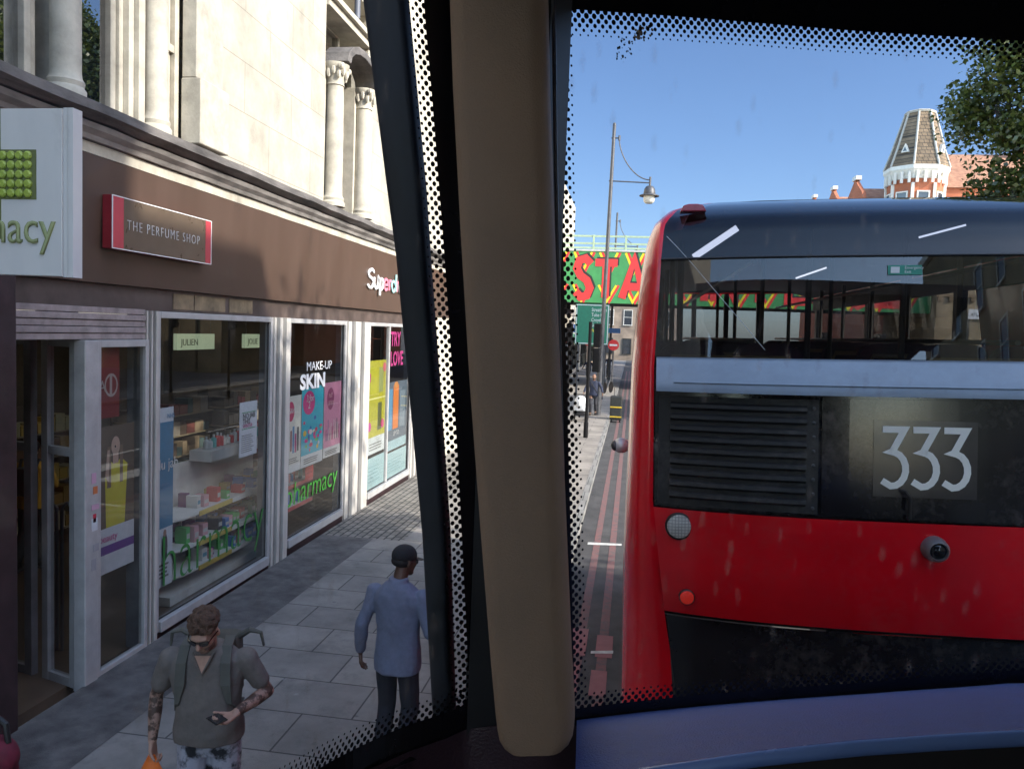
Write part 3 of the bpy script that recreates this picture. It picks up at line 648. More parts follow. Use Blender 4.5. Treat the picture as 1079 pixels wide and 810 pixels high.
# ================================================================== SHELVES AND GOODS BEHIND THE GLASS
m_shelf = M('shelf_white', (.68, .68, .66), .5, var=.08)
m_yel = M('price_strip_yellow', (.60, .45, .10), .5, var=.2)
gd = thing('display_shelf', 'white shelf unit with yellow price strips behind the large pharmacy window', 'shelf', (-5.6, 9.8, .085))
b = MB(); b.box((-5.86, 8.55, .09), (-5.82, 11.4, 1.70)); b.build('back_panel', m_shelf, gd)
for z in (.44, .76, 1.15):
    pts = [V((-5.815, 8.52, z)), V((-5.55, 8.52, z)), V((-5.42, 8.60, z)), V((-5.36, 8.78, z)), V((-5.36, 11.4, z)), V((-5.815, 11.4, z))]
    b = MB(); b.prism(pts, (0, 0, -.03)); s_ = b.build('shelf', m_shelf, gd, bevel=.004)
    b = MB(); b.box((-5.357, 9.08, z - .05), (-5.345, 9.9, z + .012), mi=0); b.box((-5.357, 9.9, z - .05), (-5.345, 11.38, z + .012), mi=1); b.build('price_strip', [m_yel, m_shelf], s_)
b = MB(); b.box((-5.80, 8.56, .09), (-5.42, 11.4, .2)); b.build('plinth', m_shelf, gd)
GC = [(.55, .05, .06), (.05, .22, .10), (.06, .16, .42), (.60, .60, .58), (.42, .28, .06), (.16, .05, .16), (.03, .03, .035), (.12, .42, .40), (.60, .32, .36), (.10, .45, .12)]
def goods(kind, seed):
    rr = random.Random(seed); b = MB(); c = pm(GC[seed % len(GC)]); l = pm((.62, .62, .6))
    return c, l, rr
GD = {}
GN = {0: 'red', 1: 'dark green', 2: 'blue', 3: 'white', 4: 'tan', 5: 'purple', 6: 'black', 7: 'teal', 8: 'pink', 9: 'bright green'}
def carton(ci, where, x, y, z, w, d, h):
    key = (ci, where)
    if key not in GD:
        t = thing('carton', 'one of the small %s cartons %s' % (GN[ci], where), 'carton', (x, y, z), group='%s cartons %s' % (GN[ci], where))
        b = MB(); b.box((-.5, -.5, 0), (.5, .5, 1), bev=.02); b.build('box', pm(GC[ci]), t, world=False)
        b = MB(); b.box((.501, -.4, .3), (.506, .4, .62)); b.build('panel', pm((.5, .5, .48) if ci != 3 else (.1, .3, .4)), t, world=False)
        t.scale = (d, w, h); GD[key] = t; return t
    return dup(GD[key], (x, y, z), scale=(d, w, h))
def bottle(ci, where, x, y, z, r, h):
    key = ('b', ci, where)
    if key not in GD:
        t = thing('bottle', 'one of the %s bottles %s' % (GN[ci], where), 'bottle', (x, y, z), group='%s bottles %s' % (GN[ci], where))
        b = MB(); b.lathe([(.9, 0), (1, .03), (1, .62), (.85, .72), (.4, .78)], seg=10); b.build('body', pm(GC[ci]), t, smooth=True, world=False)
        b = MB(); b.lathe([(.42, .785), (.42, 1)], seg=8); b.build('cap', pm((.5, .5, .5)), t, world=False)
        t.scale = (r, r, h); GD[key] = t; return t
    return dup(GD[key], (x, y, z), scale=(r, r, h))
rr = random.Random(3)
for z, y0, nm in ((1.15, 9.25, 'upper'), (.76, 8.95, 'middle'), (.44, 9.3, 'lower')):
    y = y0
    while y < 11.3:
        w = rr.uniform(.065, .125); h = rr.uniform(.10, .21); ci = rr.choice([6, 0, 3, 2, 8, 5, 9] if y < 10.4 else [1, 3, 9, 1, 2, 6])
        if rr.random() < .94:
            if rr.random() < .8: carton(rr.choice([3, 6, 2, 4, 5]), 'at the back of the %s white shelf' % nm, -5.70, y + w / 2, z + .001, w * .92, .12, h * 1.12)
            carton(ci, 'on the %s shelf behind the large pharmacy window' % nm, -5.52 + rr.uniform(-.05, .05), y + w / 2, z + .001, w, .16, h)
        y += w + rr.choice([.01, .015, .03, .2 if y < 10 else .02])
for k in range(17):
    ci = rr.choice([9, 3, 1, 7, 0]); bottle(ci, 'along the top of the white shelf unit', -5.66, 9.75 + k * .095, 1.845, .038, rr.uniform(.12, .2))
b = MB(); b.box((-5.815, 9.6, 1.70), (-5.5, 11.4, 1.84)); b.build('top_ledge', m_shelf, gd)
# second window display
g2 = thing('display_shelf', 'low white shelf with toiletries under the posters in the second window', 'shelf', (-5.6, 12, .085))
for z in (.62, .98):
    b = MB(); b.box((-5.8, 10.95, z - .03), (-5.34, 12.6, z)); b.build('shelf', m_shelf, g2)
    b = MB(); b.box((-5.339, 10.95, z - .05), (-5.33, 12.6, z + .01)); b.build('price_strip', pm((.55, .12, .12)), g2)
b = MB(); b.box((-5.84, 10.95, .09), (-5.81, 12.6, 1.3)); b.build('back_panel', m_shelf, g2)
for z in (.62, .98):
    for k in range(10):
        bottle(rr.choice([3, 2, 0, 7, 8]), 'on the low shelf in the second window', -5.5 + rr.uniform(-.04, .04), 11.05 + k * .15, z + .001, .035, rr.uniform(.15, .24))
# deep racks with warm lit goods
def rack(x, y0, y1, label, cols, nz=5, face=1):
    t = thing('shop_rack', label, 'shelf', (x, (y0 + y1) / 2, .085))
    b = MB(); b.box((x - .4, y0, .09), (x - .36, y1, 2.2)); b.build('back_panel', m_inwall, t)
    for k in range(nz):
        z = .3 + k * .38; b = MB(); b.box((x - .355, y0, z - .02), (x, y1, z)); b.build('shelf', M('rack_shelf', (.30, .24, .15), .5, var=.2), t)
        y = y0 + .05
        row = []
        while y < y1 - .2:
            w = rr.uniform(.12, .3); h = rr.uniform(.14, .3)
            row.append((y, w, h)); y += w + .015
        b = MB()
        for y, w, h in row: b.box((x - .3, y, z + .001), (x - .03, y + w, z + h), mi=rr.randrange(len(cols)))
        s = b.build('stock', [pm(c) for c in cols], t); s['kind'] = 'stuff'
    return t
rack(-8.6, 8.3, 11.2, 'open rack of yellow and brown packets deep inside the doorway', [(.45, .30, .06), (.3, .18, .05), (.4, .35, .2), (.15, .08, .04)])
rack(-8.2, 11.8, 14.4, 'rack of mixed goods seen deep through the large pharmacy window', [(.3, .22, .14), (.12, .08, .06), (.35, .3, .25), (.2, .06, .05), (.08, .12, .12)])
rack(-8.2, 14.8, 17.6, 'rack of dark goods behind the second window posters', [(.3, .22, .14), (.1, .08, .06), (.3, .26, .22), (.25, .05, .05)])
# lit header boxes hanging inside
m_hdr = M('header_light_box', (.42, .50, .38), .5, var=.08, emit=(.45, .55, .38), estr=.16)
for i, (y0, y1, s, lab) in enumerate(((12.75, 14.0, 'JULIEN', 'pale green lit header board hanging leftmost inside the pharmacy'), (15.2, 16.1, 'JOLIE', 'middle pale green header board hanging inside the pharmacy'), (16.2, 17.3, 'LANCOME', 'rightmost pale green header board hanging inside the pharmacy'))):
    t = thing('header_board', lab, 'sign', (-8.0, (y0 + y1) / 2, 3.05))
    b = MB(); b.box((-8.05, y0, 3.04), (-7.98, y1, 3.33)); b.build('light_box', m_hdr, t)
    b = MB(); b.tube([(-8.01, y0 + .1, 3.331), (-8.01, y0 + .1, 3.66)], .008, seg=5); b.tube([(-8.01, y1 - .1, 3.331), (-8.01, y1 - .1, 3.66)], .008, seg=5); b.build('hanger', m_steel, t)
    text('lettering', s, .17, (-7.977, y0 + .12, 3.12), (0, 1, 0), (0, 0, 1), pm((.08, .10, .07)), t, xs=1.1)
# security gate by the door
b = MB()
for x in (-5.95, -5.75):
    b.tube([(x, 7.15, .09), (x, 7.15, 1.6), (x + .06, 7.15, 1.66), (x + .14, 7.15, 1.6), (x + .14, 7.15, .09)], .018, seg=8)
tag(b.build('security_gate', m_alu_d), 'grey tubular security gate standing inside the shop entrance', 'security gate')
# ================================================================== THE BUS IN FRONT
BX, BY, BROLL = 1.335, 3.40, R_(-1.8)
bus = thing('double_decker_bus', 'red double decker bus stopped just ahead with route number on its black rear panel', 'bus', (BX, BY, 0), (0, BROLL, 0))
def hw(z):                                  # half width of the body at height z
    k = [(0, 1.22), (.4, 1.25), (2.6, 1.25), (3.5, 1.225), (3.95, 1.185), (4.10, 1.16), (4.2, 1.125), (4.27, 1.07), (4.31, 1.0), (4.36, .84), (4.37, 0)]
    for (a, wa), (c, wc) in zip(k, k[1:]):
        if z <= c: return wa + (wc - wa) * (z - a) / (c - a)
    return 0
def ry(z):                                  # how far the tail leans forward with height
    k = [(0, .10), (2.38, .05), (2.42, .0), (2.9, .0), (3.38, .03), (3.55, .05), (3.99, .12), (4.06, .155), (4.13, .22), (4.20, .33), (4.25, .46), (4.30, .63), (4.36, .92)]
    for (a, wa), (c, wc) in zip(k, k[1:]):
        if z <= c: return wa + (wc - wa) * (z - a) / (c - a)
    return 1.0
def bulge(x): return .12 * abs(x / 1.12) ** 3
def pw(z):                                  # half width of the flat tail panels
    k = [(0, .95), (2.05, 1.005), (2.4, 1.06), (2.88, 1.12), (3.5, 1.125), (3.99, 1.10), (4.16, 1.085), (4.2, 1.06), (4.27, 1.01), (4.31, .93), (4.36, .78)]
    for (a, wa), (c, wc) in zip(k, k[1:]):
        if z <= c: return wa + (wc - wa) * (z - a) / (c - a)
    return .6
def RP(x, z, off=0): return V((x, ry(z) + bulge(x) - off, z))
def frange(a, b, n): return [a + (b - a) * i / n for i in range(n + 1)]
def tail(name, z0, z1, mat, u0=-1, u1=1, nz=6, off=0, mirror=True, parent=None, smooth=True):
    b = MB(); b.grid(lambda u, z: RP(u * pw(z), z, off), frange(u0, u1, 24), frange(z0, z1, nz)); return b.build(name, mat, parent or bus, smooth=smooth, world=False)
# red shoulders: from the panel edge round to the side
for sgn in (-1, 1):
    b = MB()
    def sh(t, z, sgn=sgn):
        x0 = pw(z); x1 = hw(z); y0 = ry(z) + bulge(x0); y1 = y0 + .30
        a = t * PI / 2
        return V((sgn * (x0 + (x1 - x0) * math.sin(a)), y0 - .025 * math.sin(2 * a) * (1 - t) + (y1 - y0) * (1 - math.cos(a)), z))
    b.grid(sh, frange(0, 1, 8), [.35, 1, 1.8, 2.2, 2.4, 2.65, 2.9, 3.2, 3.5, 3.75, 3.95, 4.02, 4.08, 4.13, 4.17, 4.2, 4.24, 4.27, 4.31, 4.35])
    b.build('corner_panel', m_red, bus, smooth='all', world=False)
    # side skin
    b = MB()
    Ls = 7.4
    zs = [.35, .8, 1.25]; zb = [2.25, 2.7, 3.3]
    def sd(y, z, sgn=sgn):
        y0 = ry(z) + bulge(pw(z)) + .30
        return V((sgn * hw(z), y0 + (Ls - y0) * y, z))
    ys = frange(0, 1, 14)
    b.grid(sd, ys, [.35, .8, 1.25]); b.grid(sd, ys, [2.2, 2.5, 2.75, 3.0, 3.30]); b.grid(sd, ys, [4.0, 4.06, 4.12, 4.17, 4.2, 4.24, 4.27, 4.31, 4.35]); b.grid(sd, frange(0, .30, 5), [3.3, 3.65, 4.0])
    b.build('side_panel', m_red, bus, smooth='all', world=False)
    b = MB(); b.grid(sd, frange(.301, .97, 10), [3.305, 3.65, 3.995]); b.build('upper_side_window', m_busglass2, bus, smooth=True, world=False)
    b = MB(); b.grid(lambda y, z: sd(y, z) + V((-sgn * .004, 0, 0)), frange(.0, 1, 10), [1.255, 1.7, 2.195]); b.build('lower_side_window', m_bumper, bus, smooth=True, world=False)
    b = MB()
    for k in range(4):
        yy = .45 + k * 2.2
        b.box((sgn * 1.12 - .03, yy, 3.3), (sgn * 1.12 + .03, yy + .10, 4.05))
    b.build('window_pillar', m_black, bus, world=False)
tail('lower_panel', .45, 2.375, m_bumper)
b = MB(); b.box((-1.0, .10, .30), (1.0, .22, .62), bev=.03); b.build('bumper', m_black, bus, world=False)
tail('engine_cover', 2.40, 2.875, m_red, nz=4)
b = MB(); b.grid(lambda u, z: RP(u * pw(2.388), z, -.03), frange(-1, 1, 24), [2.37, 2.405]); b.build('panel_gap', m_black, bus, world=False)
tail('rear_panel', 2.88, 3.395, m_bumper, nz=4, off=-.012)
def onr(x0, x1, z0, z1, off, th, mat, name, parent, bev=.0, n=8):
    b = MB(); xs = frange(x0, x1, n)
    f0 = [RP(x, z0, off) for x in xs] ; f1 = [RP(x, z1, off) for x in xs]
    k0 = [p + V((0, th, 0)) for p in f0]; k1 = [p + V((0, th, 0)) for p in f1]
    b.rings([[f0[i], f1[i], k1[i], k0[i]] for i in range(n + 1)])
    return b.build(name, mat, parent, world=False, bevel=bev)
# louvred grille at the left (and its twin at the right)
for sgn in (-1, 1):
    xa, xb = (-1.10, -.44) if sgn < 0 else (.44, 1.10)
    g = onr(xa, xb, 2.895, 3.375, .004, .02, m_grille, 'engine_grille', bus)
    for k in range(9):
        z = 2.925 + k * .049
        b = MB(); xs = frange(xa + .05, xb - .05, 8)
        b.rings([[RP(x, z, .006), RP(x, z + .012, .022), RP(x, z + .026, .020), RP(x, z + .034, .006)] for x in xs]); b.build('slat', m_grille, g, world=False)
    b = MB()
    for i in range(2):
        x = xb - .02 if sgn < 0 else xa + .02
    for k in range(8):
        for x in ((xb - .02,) if sgn < 0 else (xa + .02,)):
            p = RP(x, 2.92 + k * .06, .006); b.lathe([(.008, 0), (.008, -.004), (.004, -.006)], p, seg=8, axis='y')
    b.build('rivets', m_steel, g, world=False)
# number panel
npn = onr(-.425, .425, 2.892, 3.385, .006, .012, m_bumper, 'number_panel', bus)
onr(-.224, .178, 2.982, 3.299, .0085, .002, M('number_plate_backing', (.035, .030, .034), .18, var=.2), 'number_backing', npn)
b = MB()
def dig3(x0, z0, w, h):
    pts = [(0, 1), (.80, 1), (.36, .60)]
    for k in range(11):
        a = R_(100 - k * 21.5); pts.append((.36 + .52 * math.cos(a) * .98, .30 + .30 * math.sin(a)))
    pts[-1] = (.0, .09)
    return [(x0 + p[0] * w, z0 + p[1] * h) for p in pts]
for k in range(3):
    b.ribbon(dig3(-.190 + k * .119, 3.028, .106, .234), .027, lambda u, v: RP(u, v, .0115))
nb = b.build('route_number', M('number_white', (.90, .87, .81), .5, var=.05), npn, world=False)
# ledge under the window
b = MB(); prof = [(3.398, .052), (3.415, .054), (3.435, .050), (3.465, .034), (3.535, .000), (3.548, -.010)]
us = frange(-1, 1, 26)
b.rings([[V((u * 1.115, ry(z) + bulge(u * 1.115) - o, z)) for z, o in prof] + [V((u * 1.115, ry(3.5) + bulge(u * 1.1) + .05, 3.54)), V((u * 1.115, ry(3.5) + bulge(u * 1.1) + .05, 3.40))] for u in us]); b.build('window_ledge', m_ledge, bus, world=False, smooth=True)
b = MB(); b.tube([RP(x, 3.440, .050) for x in frange(-1.04, 1.04, 24)], .005, seg=6); b.build('ledge_line', m_ledge, bus, world=False, smooth=True)
tail('rear_window', 3.55, 3.985, m_busglass, nz=6)
tail('roof_fairing', 3.99, 4.358, glass('dark_fairing_glass', (.30, .32, .38), 1.15, dirt=.03, spots=.05, dscale=4, base=.015), nz=16, smooth='all')
b = MB()
b.tube([RP(u * pw(3.988), 3.988, .004) for u in frange(-1, 1, 24)], .006, seg=6); b.build('window_seal', m_black, bus, world=False)
# roof, ends and inside
b = MB()
def rf(u, y): 
    z = 4.360 - .004 * abs(u) ** 2 - .05 * abs(u) ** 8
    return V((u * .93, y, z))
b.grid(rf, frange(-1, 1, 16), frange(.915, 7.4, 8)); b.build('roof', M('roof_paint', (.30, .02, .03), .3, var=.1), bus, smooth='all', world=False)
b = MB(); b.grid(lambda u, z: V((u * hw(z), 7.4 + .25 * (1 - u * u), z)), frange(-1, 1, 12), [.35, .8, 1.3]); b.grid(lambda u, z: V((u * hw(z), 7.4 + .25 * (1 - u * u), z)), frange(-1, 1, 12), [2.5, 2.9, 3.28]); b.grid(lambda u, z: V((u * hw(z), 7.4 + .25 * (1 - u * u), z)), frange(-1, 1, 12), [4.22, 4.26, 4.31, 4.36]); b.build('front_panel', m_red, bus, smooth=True, world=False)
b = MB(); b.grid(lambda u, z: V((u * hw(z), 7.4 + .25 * (1 - u * u), z)), frange(-1, 1, 12), [3.285, 3.6, 3.9, 4.215]); b.build('front_window', glass('bus_front_glass', (.9, .92, .93), .8, base=.0), bus, smooth=True, world=False)
m_in = M('bus_interior_trim', (.05, .05, .06), .6, var=.3)
m_in2 = M('bus_ceiling', (.045, .045, .055), .55, var=.1)
b = MB(); b.box((-1.18, .35, 2.36), (1.18, 7.35, 2.42)); b.build('upper_deck_floor', m_in, bus, world=False)
b = MB(); b.grid(lambda u, y: V((u * 1.10, y, 4.25 - .08 * u ** 4 - .02 * u * u)), frange(-1, 1, 10), frange(.66, 7.35, 6)); b.build('ceiling', m_in2, bus, smooth=True, world=False)
b = MB(); b.box((-1.14, .22, 2.42), (1.14, .34, 3.49)); b.build('rear_bulkhead', m_in, bus, world=False)
b = MB()
for sgn in (-1, 1): b.box((sgn * 1.09, .45, 3.98), (sgn * 1.15, 7.3, 4.10))
b.box((-1.0, 7.25, 4.222), (1.0, 7.34, 4.27)); b.build('cove_panel', m_in, bus, world=False)
b = MB()
for x in (-.42, .42, 0.0): b.box((x - .03, 7.3, 3.28), (x + .03, 7.36, 4.21))
b.build('front_window_pillar', m_in, bus, world=False)
def seat(x, y):
    b = MB(); b.box((x - .42, y, 2.42), (x + .42, y + .42, 2.88), bev=.04)
    for s in (-.21, .21):
        pts = [V((x + s + p[0], y - .02, p[1])) for p in rrect(0, 3.20, .19, .40, .10, 4)]
        b.prism(pts, (0, .09, 0))
    o = b.build('seat', M('seat_moquette', (.06, .02, .03), .8, var=.5, scale=20), bus, world=False, smooth=True)
    b = MB(); b.tube([(x - .36, y - .03, 3.42), (x - .32, y - .05, 3.52), (x + .32, y - .05, 3.52), (x + .36, y - .03, 3.42)], .016, seg=8); b.build('grab_handle', M('grab_yellow', (.30, .18, .05), .4), o, world=False, smooth=True)
for r in range(6):
    for x in (-.68, .68): seat(x, 1.15 + r * .98)
b = MB()
for r in range(4):
    for x in (-.25, .25): b.tube([(x, 1.2 + r * 1.6, 2.42), (x, 1.2 + r * 1.6, 4.24)], .017, seg=8)
for z in (3.62, 4.02): b.tube([(-.62, .7, z), (-.62, 7.2, z)], .015, seg=6); b.tube([(.62, .7, z), (.62, 7.2, z)], .015, seg=6)
for r in range(6): b.tube([(-.95, 1.3 + r * .98, 3.45), (-.95, 1.3 + r * .98, 4.2)], .02, seg=6); b.tube([(.95, 1.3 + r * .98, 3.45), (.95, 1.3 + r * .98, 4.2)], .02, seg=6)
b.build('grab_pole', M('pole_dark', (.08, .06, .04), .4), bus, world=False, smooth=True)
m_glow = M('glow_strip', (.7, .72, .75), .4, emit=(.9, .93, 1), estr=.55)  # pale glowing strips laid slantwise behind the tail glass
BI = MW[bus.name].inverted()
for (px0, py0), (px1, py1), yy, hwid in (((731, 271), (777, 240), 4.02, .016), ((969, 250), (1018, 237), 4.02, .0045), ((839, 293), (871, 282), 3.85, .004)):
    a, c = BI @ hit(px0, py0, 1, yy), BI @ hit(px1, py1, 1, yy)
    d = (c - a).normalized(); n = d.cross(V((0, 1, 0))).normalized() * hwid
    b = MB(); b.prism([a - n, c - n, c + n, a + n], (0, .012, 0)); b.build('glow_strip', m_glow, bus, world=False)
# lamps, camera pods and stickers
def lamp(x, z, r, col, name, ring=True, estr=0):
    p = RP(x, z); b = MB(); b.lathe([(r * 1.13, .02), (r * 1.13, -.008), (r * 1.0, -.012), (r * 1.0, .0)], p, seg=28, axis='y'); o = b.build(name, m_black, bus, smooth=True, world=False)
    b = MB(); b.lathe([(r * .99, 0), (r * .99, -.008), (r * .93, -.016), (r * .5, -.021), (r * .05, -.022)], p, seg=28, axis='y'); b.build('lens', col, o, smooth=True, world=False)
    return o
m_clear = bricks('clear_lens', (.78, .75, .70), (.70, .68, .63), (.42, .40, .38), .014, .014, .0016, 'xz', rough=.2, bump=.9, offset=0, grime=.15, spec=.7)
m_redlens = M('red_lens', (.42, .02, .015), .15, var=.3, scale=60, emit=(.6, .03, .02), estr=.08)
for sgn in (-1, 1):
    lamp(sgn * 1.005, 2.80, .054, m_clear, 'reversing_lamp'); lamp(sgn * .965, 2.485, .031, m_redlens, 'fog_lamp')
cam = MB(); p = RP(.022, 2.775)
cam.lathe([(.052, .03), (.052, -.015), (.046, -.05), (.036, -.062), (.034, -.05)], p, seg=24, axis='y'); co = cam.build('rear_camera', M('camera_pod', (.16, .15, .16), .35, var=.15), bus, smooth=True, world=False)
b = MB(); b.lathe([(.033, 0), (.033, -.05), (.022, -.062), (.006, -.066)], p, seg=20, axis='y'); b.build('lens', M('camera_lens', (.01, .01, .012), .05), co, smooth=True, world=False)
b = MB(); b.tube([RP(-.09, 2.90, .02), RP(-.09, 2.90, .04), RP(-.09, 2.985, .045), RP(-.105, 3.01, .04), RP(-.115, 3.01, .02)], .008, seg=8); b.build('panel_handle', m_black, bus, smooth=True, world=False)
def deck(n, c, s):
    b = MB(); z = c[2]; pts = [V((c[0] + u, c[1], z + v)) for u, v in ((-.062, 0), (.062, 0), (.045, .030), (.02, .036), (-.02, .036), (-.045, .030))]
    b.prism(pts, (0, .08, 0)); return b.build(n, M('red_marker_lens', (.38, .045, .07), .2, var=.2, scale=30), bus, world=False, bevel=.006)
deck('marker_lamp', (-.95, .40, 4.228), 1)
ex = onr(-.165, -.03, 3.905, 3.945, .006, .003, M('exit_green', (.02, .24, .16), .4, var=.1), 'exit_sticker', bus)
text('lettering', 'Emergency\nExit', .017, (-.10, RP(-.1, 3.93, .0085).y, 3.929), (1, 0, 0), (0, 0, 1), m_white, ex, ext=.0004, world=False)
b = MB(); b.box((-.155, RP(-.15, 3.92, .0085).y - .0005, 3.912), (-.12, RP(-.15, 3.92, .0085).y + .0005, 3.938)); b.build('pictogram', m_white, ex, world=False)
# side camera pod on the kerb side
b = MB(); b.ell((-1.285, 1.75, 2.92), (.06, .06, .05), seg=12); sp = b.build('side_camera', M('pod_silver', (.62, .60, .58), .35, metal=.3, var=.1), bus, smooth=True, world=False)
b = MB(); b.ell((-1.325, 1.745, 2.92), (.028, .045, .036), seg=10); b.build('lens', m_steel, sp, smooth=True, world=False)
# wheels and small side trims
for sgn in (-1, 1):
    for y in (1.9, 5.9):
        b = MB(); b.lathe([(.2, -.13), (.47, -.14), (.5, -.1), (.5, .1), (.47, .14), (.2, .13)], (sgn * 1.08, y, .5), seg=28, axis='x'); w = b.build('wheel', m_black, bus, smooth=True, world=False)
        b = MB(); b.lathe([(.02, -.02), (.19, -.02), (.28, .03), (.28, .06)] if sgn > 0 else [(.28, -.06), (.28, -.03), (.19, .02), (.02, .02)], (sgn * 1.21, y, .5), seg=24, axis='x'); b.build('rim', m_steel, w, smooth=True, world=False)
b = MB(); a = RP(-1.075, 4.10, .006); c = RP(-.66, 3.585, .006)
b.tube([a.lerp(c, k / 8) + V((0, RP(a.lerp(c, k / 8).x, a.lerp(c, k / 8).z, .006).y - a.lerp(c, k / 8).y, 0)) for k in range(9)], .0013, seg=5); b.build('wiper_wire', M('thin_wire', (.6, .62, .66), .3), bus, world=False)
# ================================================================== OUR OWN BUS (upper deck, front)
own = thing('passenger_bus', 'dark bus interior with beige pillar between two windows that have dotted black borders', 'bus', (.83, -3, 0))
# outline of the front end seen from above: straight side, rounded corner, bowed windscreen
plan = [(-.45, -6.0), (-.45, -2.0), (-.45, 0.6), (-.45, .95)]
for k in range(1, 13):
    a = R_(180 - 68 * k / 12); plan.append((-.10 + .35 * math.cos(a), 1.05 + .39 * math.sin(a)))
wsx = [-.17 + 2.0 * k / 40 for k in range(41)]
wsp = [(x, 1.49 + .42 * (1 - ((.83 - x) / 1.0) ** 2)) for x in wsx]
class Wall2:
    """upright surface over a plan polyline: s runs along it, z is height"""
    def __init__(s, pl, off=0):
        s.p = [V((p[0], p[1], 0)) for p in pl]; s.l = [0]
        for a, c in zip(s.p, s.p[1:]): s.l.append(s.l[-1] + (c - a).length)
    def at(s, q, z, off=0):
        q = max(0, min(s.l[-1] - 1e-6, q))
        for i in range(len(s.l) - 1):
            if q <= s.l[i + 1]:
                t = (q - s.l[i]) / (s.l[i + 1] - s.l[i]); a, c = s.p[i], s.p[i + 1]; r = a.lerp(c, t)
                d = (c - a).normalized(); n = V((-d.y, d.x, 0)); return V((r.x, r.y, z)) + n * off      # off > 0 is outside
    def hit(s, px, py):
        d = ray(px, py); best = None
        for i in range(len(s.l) - 1):
            a, c = s.p[i], s.p[i + 1]; e = c - a
            den = d.x * e.y - d.y * e.x
            if abs(den) < 1e-9: continue
            t = (a.x * e.y - a.y * e.x) / den; u = (a.x * d.y - a.y * d.x) / den
            lo = -1e9 if i == 0 else -1e-6; hi = 1e9 if i == len(s.l) - 2 else 1 + 1e-6
            if t > 0 and lo <= u <= hi and (best is None or t < best[0]): best = (t, s.l[i] + u * (s.l[i + 1] - s.l[i]), CAMH + d.z * t)
        return best[1], best[2]
sideW, frontW = Wall2(plan), Wall2(wsp)
def resample(pts, step):
    cum = [0]
    for a, c in zip(pts, pts[1:]): cum.append(cum[-1] + math.hypot(c[0] - a[0], c[1] - a[1]))
    out = []; i = 0; d = 0
    while d < cum[-1]:
        while cum[i + 1] < d: i += 1
        t = (d - cum[i]) / max(1e-9, cum[i + 1] - cum[i]); a, c = pts[i], pts[i + 1]
        out.append((a[0] + (c[0] - a[0]) * t, a[1] + (c[1] - a[1]) * t)); d += step
    return out
def dots(W, edge, inward, pitch, rows, r0, b, seg=9):
    """rows of ceramic dots along an edge, shrinking inward"""
    for k in range(rows):
        rad = r0 * (1 - (k / rows) ** 1.6 * .86)
        pts = resample(edge, pitch)
        for i in range(len(pts) - 1):
            p, q = pts[i], pts[i + 1]; d = V((q[0] - p[0], q[1] - p[1], 0)).normalized(); n = V((-d.y, d.x, 0)) * inward
            t = .5 if k % 2 else 0
            c = V((p[0] + (q[0] - p[0]) * t, p[1] + (q[1] - p[1]) * t, 0)) + n * (pitch * .49 * (k + .12))
            jit = rad * random.uniform(.93, 1.05)
            b.poly([W.at(c.x + jit * math.cos(2 * PI * j / seg), c.y + jit * math.sin(2 * PI * j / seg), -.001) for j in range(seg)])
def band(W, edge, outer, b, n=1, off=-.0015):
    """solid black print between the inner edge and an outer edge of the same count"""
    for i in range(len(edge) - 1):
        b.quad(W.at(*edge[i], off), W.at(*edge[i + 1], off), W.at(*outer[i + 1], off), W.at(*outer[i], off))
def catm(P, n=6):
    P = [V((p[0], p[1], 0)) for p in P]; out = []
    for i in range(len(P) - 1):
        p0, p1, p2, p3 = P[max(i - 1, 0)], P[i], P[i + 1], P[min(i + 2, len(P) - 1)]
        for k in range(n):
            u = k / n; q = .5 * ((2 * p1) + (p2 - p0) * u + (2 * p0 - 5 * p1 + 4 * p2 - p3) * u * u + (3 * p1 - p0 - 3 * p2 + p3) * u ** 3); out.append((q.x, q.y))
    return out + [(P[-1].x, P[-1].y)]
# --- windscreen
fw = [frontW.hit(*p) for p in ((588, 9), (590, 120), (594, 300), (598, 450), (602, 600), (605, 746))]
ft = [frontW.hit(*p) for p in ((588, 9), (700, 17), (800, 25), (900, 33), (1000, 39), (1079, 44))]
fb = [frontW.hit(*p) for p in ((605, 746), (700, 735), (800, 726), (900, 719), (1000, 711), (1079, 705))]
fL, fT, fB = catm(fw), catm(ft), catm(fb)
s1 = frontW.hit(1079, 400)[0]
fT += [(fT[-1][0] + .1 * k, fT[-1][1] + .002 * k) for k in range(1, 8)]; fB += [(fB[-1][0] + .1 * k, fB[-1][1] + .004 * k) for k in range(1, 8)]
ws = MB(); ws.grid(lambda s_, z: frontW.at(s_, z, .002), frange(0, frontW.l[-1] - .001, 30), frange(2.70, 4.36, 8))
wso = ws.build('windscreen', m_ownglass, own, smooth=True)
b = MB(); band(frontW, fL, [(-.0 + .0, p[1]) for p in fL], b)
band(frontW, fT, [(p[0], 4.40) for p in fT], b); band(frontW, fB, [(p[0], 2.70) for p in fB], b)
b.quad(frontW.at(0, 4.40, -.0015), frontW.at(fT[0][0], 4.40, -.0015), frontW.at(*fT[0], -.0015), frontW.at(0, fT[0][1], -.0015))
b.quad(frontW.at(0, 2.70, -.0015), frontW.at(fB[0][0], 2.70, -.0015), frontW.at(*fB[0], -.0015), frontW.at(0, fB[0][1], -.0015))
b.build('black_border', m_frit, wso)
b = MB(); pit = .0182
dots(frontW, fL, 1, pit, 4, .0056, b); dots(frontW, fT, -1, pit, 6, .0060, b); dots(frontW, fB, 1, pit, 4, .0058, b)
b.build('dotted_border', m_frit, wso)
